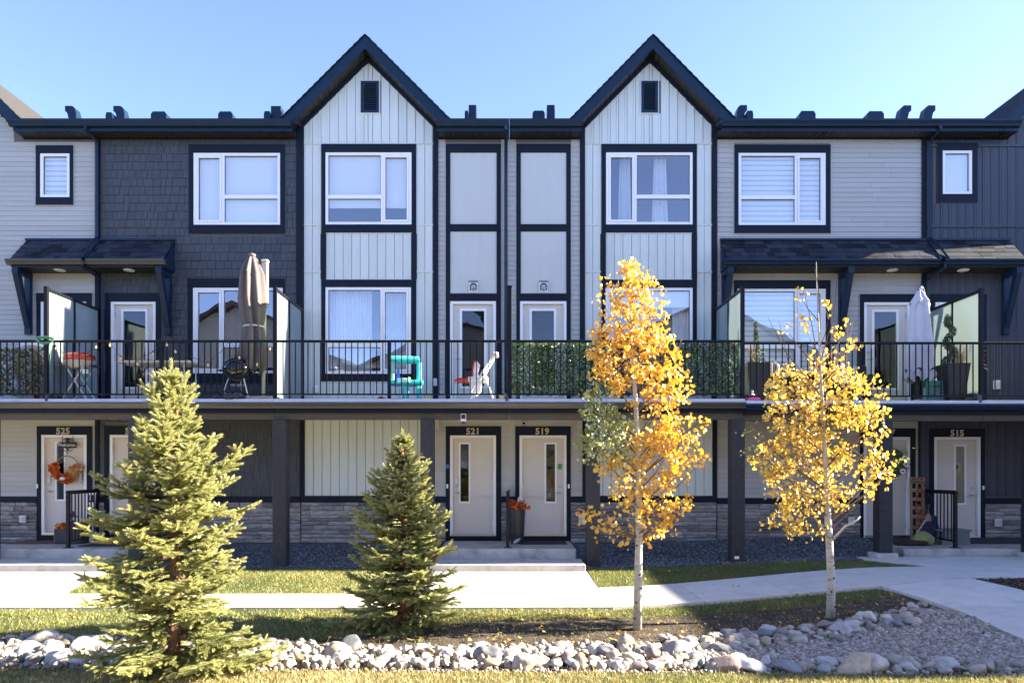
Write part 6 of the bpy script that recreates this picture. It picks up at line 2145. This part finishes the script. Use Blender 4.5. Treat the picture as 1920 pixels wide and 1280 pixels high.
# ---- tall planters
def planter(label, x, y, kind):
    t = thing('tall_planter', label, 'planter')
    def ring_(w, z): return [(-w, -w, z), (w, -w, z), (w, w, z), (-w, w, z)]
    vs = ring_(.15, 0) + ring_(.235, .74) + ring_(.195, .74) + ring_(.19, .68)
    fs = [(0, 3, 2, 1)] + [(i + k, (i + 1) % 4 + k, (i + 1) % 4 + k + 4, i + k + 4) for k in (0, 4, 8) for i in range(4)] + [(12, 13, 14, 15)]
    emit('pot', MB().add(vs, fs), M['charcoalp'], t)
    rg = np.random.default_rng(int(x * 100) % 1000)
    straw = MB()
    k, cxs, spread, hh = (46, -.06, .10, .42) if kind == 'cone' else (70, .13, .30, .50)
    for i in range(k):
        a = rg.uniform(0, 6.28); s = spread * rg.random() ** .7
        h = hh * rg.uniform(.55, 1.15)
        b = (cxs + .03 * math.cos(a), .03 * math.sin(a), .69)
        m = (b[0] + .35 * s * math.cos(a), b[1] + .35 * s * math.sin(a), .69 + h * .6)
        e = (b[0] + s * math.cos(a) * 1.1, b[1] + s * math.sin(a) * 1.1, .69 + h - .5 * s * (kind != 'cone'))
        straw.tube([b, m, e], [.0045, .0035, .0015], 4, caps=False)
    if kind != 'cone':
        for i in range(7):
            a = rg.uniform(-.6, .6)
            straw.tube([(cxs, 0, .70), (cxs + .25, -.05, .80 + .05 * i), (cxs + .45 + .1 * rg.random(), -.1 + .1 * a, .62 + .09 * i)], [.004, .003, .0015], 4, caps=False)
        for i in range(5):
            c = (cxs + .22 + .04 * i, -.05, 1.08 + .03 * (i % 3))
            straw.lathe([(.004, -.05), (.016, -.02), (.014, .03), (.003, .06)], c, 6)
    emit('dry_grass', straw, M['straw'], t)['kind'] = 'stuff'
    P = []
    if kind == 'cone':
        for i in range(900):
            u = rg.random()
            r = .13 * (1 - u) ** .8 * (1.25 if u < .35 else .62) + .012
            a = rg.uniform(0, 6.28)
            P.append((.05 - .05 * u + r * rg.random() ** .4 * math.cos(a), r * rg.random() ** .4 * math.sin(a), .70 + .82 * u))
    else:
        for i in range(1900):
            u = rg.random()
            a0 = 4.4 * math.pi * u + 2.5
            rr = .115 * (1 - .5 * u)
            q = rg.normal(size=3); q /= np.linalg.norm(q); q *= .078 * (1 - .2 * u) * rg.random() ** .3
            P.append((-.06 + rr * math.cos(a0) * .8 + q[0], rr * math.sin(a0) * .8 + q[1], .76 + .88 * u + q[2]))
    P = np.array(P)
    emit('stem', MB().tube([(.02 if kind == 'cone' else -.06, 0, .68), (0 if kind == 'cone' else -.06, 0, 1.45)], [.014, .006], 6), M['sbark'], t)
    o = leafy('topiary' if kind != 'cone' else 'dwarf_conifer', t, P, (0, 0, 0), rg.uniform(.018, .032, len(P)), LEAF['topi'], None, rg, tmpl=LF)
    put(t, x, y, DZ - .03); t.scale = (.9, .9, 1)
    return t
planter('tall black planter with a dwarf conifer and dry straw beside the ivy', PX(1416, -1.5), -1.5, 'cone')
planter('tall black planter with a spiral topiary and dry plumes', PX(1786, -1.4), -1.4, 'spiral')

# ---- pink toy, green crates, patio chairs
t = thing('toy_duck', 'pink ring toy with a small yellow and white figure below the left planter', 'toy')
emit('ring', MB().torus((0, 0, .045), .10, .042, 'z', 20, 8), M['pink'], t, smooth='all')
emit('figure', MB().ball((-.01, 0, .12), .055, 2).ball((-.01, 0, .195), .035, 2), M['white'], t, smooth=True)
emit('beak', MB().ball((0, -.055, .11), .035, 2, (1.1, .6, .8)), M['yellow'], t, smooth=True)
put(t, PX(1411, -1.68), -1.68, DZ - .03)
def crate(label, x, y, w, h):
    t = thing('lattice_crate', label, 'crate')
    mb = MB()
    for z0, z1 in ((0, .03), (h - .10, h)):
        mb.box(-w, w, -.15, -.135, z0, z1); mb.box(-w, w, .135, .15, z0, z1); mb.box(-w, -w + .015, -.134, .134, z0, z1); mb.box(w - .015, w, -.134, .134, z0, z1)
    for x_ in (-w, w - .02):
        for y_ in (-.15, .13):
            mb.box(x_ - .001, x_ + .021, y_ - .001, y_ + .021, .0305, h - .1005)
    emit('crate_frame', mb, M['green'], t)
    lm = MB()
    n = 7
    for i in range(n):
        for j in range(5):
            a, b = -w + .02 + (2 * w - .04) * i / n, .03 + (h - .13) * j / 5
            c, d = -w + .02 + (2 * w - .04) * (i + 1) / n, .03 + (h - .13) * (j + 1) / 5
            lm.tube([(a, -.143, b), (c, -.143, d)], .006, 4); lm.tube([(a, -.140, d), (c, -.140, b)], .006, 4)
    o = emit('lattice_side', lm, M['green'], t); o['kind'] = 'stuff'
    emit('liner', MB().box(-w + .02, w - .02, -.12, .12, .02, h - .12), M['cushion'], t)
    put(t, x, y, DZ - .03)
    return t
crate('green lattice crate beside the left planter, partly behind yellow leaves', PX(1449, -1.25), -1.25, .17, .45)
crate('green lattice crate between the lavender umbrella and the spiral topiary', PX(1747, -1.25), -1.25, .19, .44)
def chair(label, x, y, rz, first=None):
    if first is None:
        t = thing('patio_chair', label, 'patio chair', group='dark patio chairs on the deck of 517')
        emit('seat_box', MB().rbox(-.33, .33, -.33, .33, .12, .38, .03), M['wicker'], t)
        for s in (-1, 1):
            emit('arm', MB().rbox(s * .33 - .05, s * .33 + .05, -.33, .30, .381, .60, .03), M['wicker'], t)
        emit('backrest', MB().rbox(-.38, .38, .27, .37, .381, .86, .05), M['wicker'], t)
        emit('seat_cushion', MB().rbox(-.27, .27, -.33, .26, .385, .48, .04), M['cushion'], t)
        emit('back_cushion', MB().rbox(-.26, .26, .13, .265, .49, .84, .05), M['cushion'], t)
        for a in (-.29, .29):
            for b in (-.29, .29):
                emit('leg', MB().box(a - .025, a + .025, b - .025, b + .025, 0, .119), M['wicker'], t)
    else:
        t = copy_tree(first); tag(t, label, 'patio chair', 'dark patio chairs on the deck of 517')
    put(t, x, y, DZ - .03, rz)
    return t
ch = chair('dark wicker patio chair seen from the side, right of the left planter', PX(1473, -.75), -.75, R(75))
chair('dark wicker patio chair with pale cushions, behind the yellow aspen crown', PX(1592, -.75), -.75, R(-15), ch)

# ---- lavender umbrella
t = thing('patio_umbrella', 'closed lavender grey umbrella on a curved pole in front of door 517 on the deck', 'umbrella')
cb = MB()
pleated(cb, (0, 0, 0), [(.245, .62, 0, 0), (.25, .72, 0, 0), (.235, 1.0, 0, 0), (.20, 1.4, 0, 0), (.16, 1.8, .01, 0), (.14, 1.98, .01, 0), (.10, 2.03, .01, 0), (.05, 2.14, .01, 0)], 64, 6, .10)
can = emit('canopy', cb, M['lav_fab'], t, smooth='all')
vb = MB(); pleated(vb, (0, 0, 0), [(.165, 1.88, .01, 0), (.10, 2.04, .01, 0), (.045, 2.16, .01, 0)], 48, 6, .12, .3)
emit('vent_flap', vb, M['lav_fab'], can, smooth='all')
vb = MB(); pleated(vb, (0, 0, 0), [(.24, .46, 0, 0), (.25, .56, 0, 0), (.22, .64, 0, 0)], 64, 9, .22, .8)
emit('hem', vb, M['lav_fab'], can, smooth='all')
emit('finial', MB().ball((.02, 0, 2.20), .035, 2, (1, 1, 1.3)), M['steel'], t, smooth=True)
emit('pole', MB().tube([(.06, .08, .05), (.10, .10, .6), (.24, .10, 1.0), (.235, .08, 1.5), (.16, .04, 1.95), (.06, .0, 2.22), (.02, 0, 2.24)], .020, 8), M['wicker'], t, smooth=True)
emit('post', MB().rbox(-.06, .02, .02, .10, .05, .62, .012), M['blackp'], t)
emit('base', MB().lathe([(.30, 0), (.30, .03), (.10, .06), (.06, .10)], (0, .06, 0), 24), M['cream'], t, smooth=True)
put(t, PX(1724, -1.3), -1.3, DZ - .03)

# ---- turf mat at the right end
o = emit('turf_mat', MB().rbox(0, 2.4, -.12, .12, 0, .11, .04), M['turf'], None, origin=(0, 0, 0)); put(o, PX(1842, -1.0), -1.0, DZ - .03)
tag(o, 'bright green roll of artificial turf on the deck at the right edge', 'turf')

# ================================================================== things at the front doors
def mat_(label, x0, x1, y0, y1, z, m):
    o = emit('doormat', MB().rbox(x0, x1, y0, y1, z + .001, z + .016, .004), M[m]); tag(o, label, 'doormat')
mat_('brown coir doormat at far left, under the orange wreath', -10.0, -9.05, -.75, -.12, .36, 'matb')
mat_('black rubber doormat right of the left stoop railing', -8.25, -7.25, -1.25, -.2, .36, 'matk')
mat_('dark doormat right of the tall black pot', .22, 1.14, -.85, -.12, .36, 'matk')
mat_('brown coir doormat left of the wooden ladder rack', 7.36, 8.35, -.85, -.12, .36, 'matb')

# ---- welcome sign and autumn wreath on door 525
t = thing('welcome_sign', 'black hanging Welcome sign with scrolled iron on door 525', 'sign', (PX(129), -.02, PZ(832))); WL[t] = Vector(t.location)
bx, bz = PX(129), PZ(834)
bd = emit('sign_board', MB().rbox(bx - .185, bx + .185, -.046, -.030, bz - .06, bz + .06, .006), M['board'], t)
mk('lettering', text_mesh('lettering', 'Welcome...', .095, .002, M['chalk'], .0, .95), bd, (bx, -.0475, bz), (R(90), 0, R(0)))
sm = MB()
for s in (-1, 1):
    sm.tube([(bx + s * .11, -.036, bz + .06), (bx + s * .11, -.036, PZ(817.5))], .006, 6)
    sm.tube([(bx + s * (.02 + .075 * math.cos(a)), -.036, bz + .10 + .035 * math.sin(a)) for a in np.linspace(0, 4.7, 12)], .006, 5)
    sm.tube([(bx + s * (.05 + .045 * math.cos(a)), -.036, bz - .095 + .032 * math.sin(a)) for a in np.linspace(1.5, 6.4, 12)], .006, 5)
sm.prism([(bx, bz + .15), (bx + .035, bz + .10), (bx, bz + .075), (bx - .035, bz + .10)][::-1], -.042, -.032)
sm.tube([(bx, -.036, bz - .06), (bx, -.036, bz - .19)], .006, 6)
emit('scroll_bracket', sm, M['rail'], t)
t = thing('autumn_wreath', 'hoop wreath with orange leaves and a white pumpkin on door 525', 'wreath', (PX(129), -.06, PZ(876))); WL[t] = Vector(t.location)
c = np.array([PX(129), -.06, PZ(876)])
emit('hoop', MB().torus(tuple(c), .235, .012, 'y', 32, 6), M['pine'], t, smooth='all')
rg = np.random.default_rng(4)
a = rg.uniform(R(165), R(372), 420)
P = c + np.column_stack([(.235 + rg.normal(size=420) * .045) * np.cos(a), -rg.uniform(.0, .07, 420), (.235 + rg.normal(size=420) * .045) * np.sin(a)])
tn = np.where(a > R(305), rg.uniform(.75, 1, 420), rg.uniform(.1, .72, 420))
leafy('wreath_leaves', t, P, c.tolist(), rg.uniform(.03, .055, 420), LEAF['autumn'], tn, rg, (1, 1.5, 1))
emit('pumpkin', MB().lathe([(.015, -.04), (.05, -.025), (.058, 0), (.045, .03), (.01, .035)], (c[0] - .05, c[1] - .06, c[2] - .23), 16, 5, [.06] * 5), M['white'], t, smooth=True)
emit('ribbon', MB().prism([(c[0] + .23, c[2] - .10), (c[0] + .29, c[2] - .12), (c[0] + .30, c[2] - .30), (c[0] + .24, c[2] - .30)][::-1], -.05, -.04), M['cushion'], t)
# ---- wreath on door 517
t = thing('green_wreath', 'dark green wreath with cream flowers on door 517, behind the post', 'wreath', (PX(1670), -.06, PZ(868))); WL[t] = Vector(t.location)
c = np.array([PX(1670), -.06, PZ(868)])
emit('hoop', MB().torus(tuple(c), .22, .015, 'y', 28, 6), M['twig'], t)
a = rg.uniform(0, 6.28, 620)
P = c + np.column_stack([(.225 + rg.normal(size=620) * .045) * np.cos(a), -rg.uniform(.0, .08, 620), (.225 + rg.normal(size=620) * .045) * np.sin(a)])
leafy('wreath_leaves', t, P, c.tolist(), rg.uniform(.03, .05, 620), LEAF['ivy'], None, rg, (1, 1.5, 1), LF)
for q in (28, -6, -45, 100):
    fc = c + np.array([.235 * math.cos(R(q)), -.085, .235 * math.sin(R(q))])
    f = emit('flower', MB().lathe([(.012, 0), (.05, .012), (.055, .02)], (0, 0, 0), 12), M['white'], t)
    f.rotation_euler = (R(90), 0, 0); f.location = Vector(fc.tolist()) - WL[t]
    emit('flower_centre', MB().ball((0, 0, .03), .02, 1), M['board'], f).location = (0, 0, .02)

# ---- stoop railings
def railing(label, x0, y0, x1, y1, zb, h, n, post2=True):
    t = thing('stoop_railing', label, 'railing', (x0, y0, zb)); WL[t] = Vector(t.location)
    emit('post', MB().rbox(x0 - .03, x0 + .03, y0 - .03, y0 + .03, zb, zb + h, .005), M['rail'], t)
    emit('foot_plate', MB().box(x0 - .07, x0 + .07, y0 - .07, y0 + .07, zb + .0005, zb + .012), M['rail'], t)
    emit('post', MB().box(x1 - .025, x1 + .025, y1 - .025, y1 + .025, zb + .0, zb + h - .03), M['rail'], t)
    d = Vector((x1 - x0, y1 - y0, 0)); L = d.length; d.normalize()
    emit('top_rail', MB().tube([(x0 - d.x * .06, y0 - d.y * .06, zb + h + .02), (x1 + d.x * .02, y1 + d.y * .02, zb + h + .02)], .036, 4), M['rail'], t)
    emit('bottom_rail', MB().tube([(x0, y0, zb + .12), (x1, y1, zb + .12)], .018, 4), M['rail'], t)
    for i in range(1, n):
        u = i / n
        x, y = x0 + (x1 - x0) * u, y0 + (y1 - y0) * u
        emit('baluster', MB().box(x - .009, x + .009, y - .009, y + .009, zb + .12, zb + h), M['rail'], t)
    return t
railing('black stoop railing between the doors 525 and 523', -8.27, -1.50, -8.53, -.10, .36, 1.02, 9)
railing('black stoop railing left of door 515, beside the grey step box', 8.36, -1.50, 8.58, -.10, .36, 1.02, 9)
railing('black handrail seen end-on between the doors 521 and 519', -.03, -1.45, -.015, -.10, .36, 1.02, 9)

# ---- autumn planter box with a scarecrow, tall porch board
t = thing('flower_box', 'dark planter box of orange flowers behind the left stoop railing', 'planter')
emit('box', MB().rbox(-.30, .26, -.13, .13, 0, .30, .015), M['charcoalp'], t)
P = np.column_stack([rg.uniform(-.28, .24, 260), rg.uniform(-.14, .1, 260), .30 + rg.uniform(0, .10, 260)])
leafy('flowers', t, P, (0, 0, 0), rg.uniform(.025, .04, 260), LEAF['autumn'], rg.uniform(.3, .8, 260), rg)
put(t, -8.72, -.62, .36)
t = thing('scarecrow_doll', 'small scarecrow doll with a purple hat in the flower box', 'doll')
emit('head', MB().ball((0, 0, .22), .05, 2), M['skin'], t, smooth=True)
emit('body', MB().lathe([(.07, 0), (.075, .08), (.04, .17)], (0, 0, 0), 12), M['pur'], t, smooth=True)
emit('hat', MB().lathe([(.10, 0), (.10, .012), (.05, .02), (.035, .09), (.0, .12)], (0, 0, .25), 14), M['pur'], t, smooth=True)
for s in (-1, 1):
    emit('arm', MB().tube([(s * .04, 0, .15), (s * .13, 0, .12)], .02, 6), M['jacket'], t)
put(t, -8.66, -.70, .65)
t = thing('porch_board', 'tall white porch board with dark painted blocks behind the left railing', 'sign')
emit('board', MB().rbox(-.09, .09, -.012, .012, 0, 1.0, .004), M['white'], t)
for i, (a, b) in enumerate(((.80, .95), (.60, .75), (.40, .55), (.20, .35))):
    mb = MB(); ring_o = [(-.06, .06)]
    mb.box(-.06, -.02, -.0150, -.0125, a, b); mb.box(.02, .06, -.0150, -.0125, a, b - .05 * (i % 2)); mb.box(-.019, .019, -.0150, -.0125, a + .05 * (i % 3), a + .05 * (i % 3) + .04)
    emit('painted_block', mb, M['board'], t)
t.rotation_euler = (R(-6), 0, 0); t.location = (-8.62, -.25, .37)

# ---- tall pot with autumn leaves by door 519
t = thing('tall_pot', 'tall black round pot with orange autumn leaves beside door 519', 'plant pot')
emit('pot', MB().lathe([(.125, 0), (.13, .02), (.165, .66), (.178, .67), (.178, .70), (.16, .70), (.155, .62)], (0, 0, 0), 28), M['charcoalp'], t, smooth=True)
P = np.column_stack([rg.normal(size=260) * .075, rg.normal(size=260) * .075, .70 + np.abs(rg.normal(size=260)) * .06])
leafy('leaves', t, P, (0, 0, 0), rg.uniform(.03, .055, 260), LEAF['autumn'], rg.uniform(.05, .6, 260), rg)
emit('paper', MB().prism([(-.01, .72), (.07, .70), (.06, .90), (.02, .94)], -.05, -.03), M['cream'], t)
put(t, .155, -.62, .36)
o = emit('bottle', MB().lathe([(.028, 0), (.032, .02), (.032, .12), (.012, .16), (.012, .19)], (0, 0, 0), 14), M['camw'], None, smooth=True, origin=(0, 0, 0))
o.location = (.10, -.86, .40); o.rotation_euler = (R(62), 0, R(40)); tag(o, 'white bottle lying at the foot of the tall black pot', 'bottle')

# ---- broom parking rack, broom, coats and step by door 517
t = thing('broom_rack', 'wooden ladder rack lettered BROOM PARKING leaning by door 517', 'sign')
for s in (-1, 1):
    emit('rail', MB().rbox(s * .125 - .025, s * .125 + .025, -.012, .012, 0, 1.33, .004), M['pine'], t)
hb = emit('head_board', MB().rbox(-.155, .155, -.03, -.0125, 1.20, 1.33, .004), M['pine'], t)
for txt, z in (('BROOM', 1.293), ('PARKING', 1.232)):
    mk('lettering', text_mesh('lettering', txt, .066, .0015, M['letter'], .001, 1.05), hb, (0, -.0318, z), (R(90), 0, 0))
for z in (1.06, .88, .70, .52, .30, .06):
    emit('rung', MB().rbox(-.15, .15, -.030, -.0125, z - .035, z + .035, .004), M['pine'], t)
gp = np.array([(-.03 + .02 * math.sin(9 * u), -.045, 1.15 - .85 * u) for u in np.linspace(0, 1, 90)] + [(.09 + .02 * math.sin(8 * u), -.045, 1.18 - .7 * u) for u in np.linspace(0, 1, 60)])
leafy('leaf_garland', t, gp + rg.normal(size=gp.shape) * .012, (0, 0, 0), rg.uniform(.010, .020, len(gp)), LEAF['autumn'], rg.uniform(0, .6, len(gp)), rg, (1, 1.5, 1))
t.rotation_euler = (R(-7), R(3.5), R(4)); t.location = (PX(1720, -.4), -.42, .36)
t = thing('broom', 'broom with a pale stick leaning against the dark bundle by the rack', 'broom')
emit('stick', MB().tube([(-.30, -.02, .04), (.05, .0, .50)], .011, 8), M['cream'], t, smooth=True)
emit('bristles', MB().lathe([(.06, 0), (.05, .08), (.02, .15)], (.08, 0, .46), 12), M['pine'], t, smooth=True)
put(t, PX(1733, -.8), -.80, .36)
def lump(name, label, cat, m, parts, x, y, z):
    mb = MB()
    for c, r, q in parts:
        bm = bmesh.new(); bmesh.ops.create_icosphere(bm, subdivisions=3, radius=1)
        for v in bm.verts:
            p = v.co.copy(); f = 1 + .11 * math.sin(7 * p.x + 4 * p.z + c[0] * 9) * math.sin(6 * p.y + 5 * p.z + 1)
            v.co = Vector((c[0] + p.x * r * q[0] * f, c[1] + p.y * r * q[1] * f, max(0.003, c[2] + p.z * r * q[2] * f)))
        mb.bm(bm)
    o = emit(name, mb, m, None, smooth='all', origin=(0, 0, 0)); o.location = (x, y, z); tag(o, label, cat)
    return o
lump('green_jacket', 'yellow-green jacket heaped on the stoop right of the broom', 'jacket', M['jacket'], [((0, 0, .13), .15, (1.15, .9, .95)), ((.10, -.03, .10), .11, (1, .9, 1)), ((-.10, -.02, .08), .10, (1.2, .9, .8))], PX(1731, -1.0), -.98, .36)
lump('dark_blanket', 'dark brown bundle lying under the broom rack', 'blanket', M['fur'], [((0, 0, .05), .12, (1.7, 1, .6)), ((.2, -.02, .05), .11, (1.5, 1, .55)), ((-.14, 0, .04), .08, (1.5, 1, .6))], PX(1705, -1.05), -1.03, .36)
lump('dark_coat', 'dark blue coat slumped against the right stoop railing', 'coat', M['navy'], [((0, 0, .25), .17, (.9, .7, 1.4)), ((.05, .02, .45), .11, (.9, .7, 1.2)), ((.1, 0, .12), .15, (1, .8, .8))], PX(1749, -.7), -.62, .36)
t = thing('step_box', 'grey plastic step box behind the right stoop railing', 'step')
emit('step_top', MB().rbox(-.30, .30, -.22, .22, .26, .30, .01), M['greybox'], t)
emit('step_body', MB().prism([(-.28, 0), (.28, 0), (.26, .259), (-.26, .259)], -.2, .2), M['greybox'], t)
put(t, PX(1783, -.75), -.72, .36)
# ---- small tag on the post right of the orange aspen
x = 4.17
emit('post_label', MB().box(x - .07, x + .01, YR - .149, YR - .1455, gz(x, YR) + .06, gz(x, YR) + .11), M['white'], UNITS['519'])
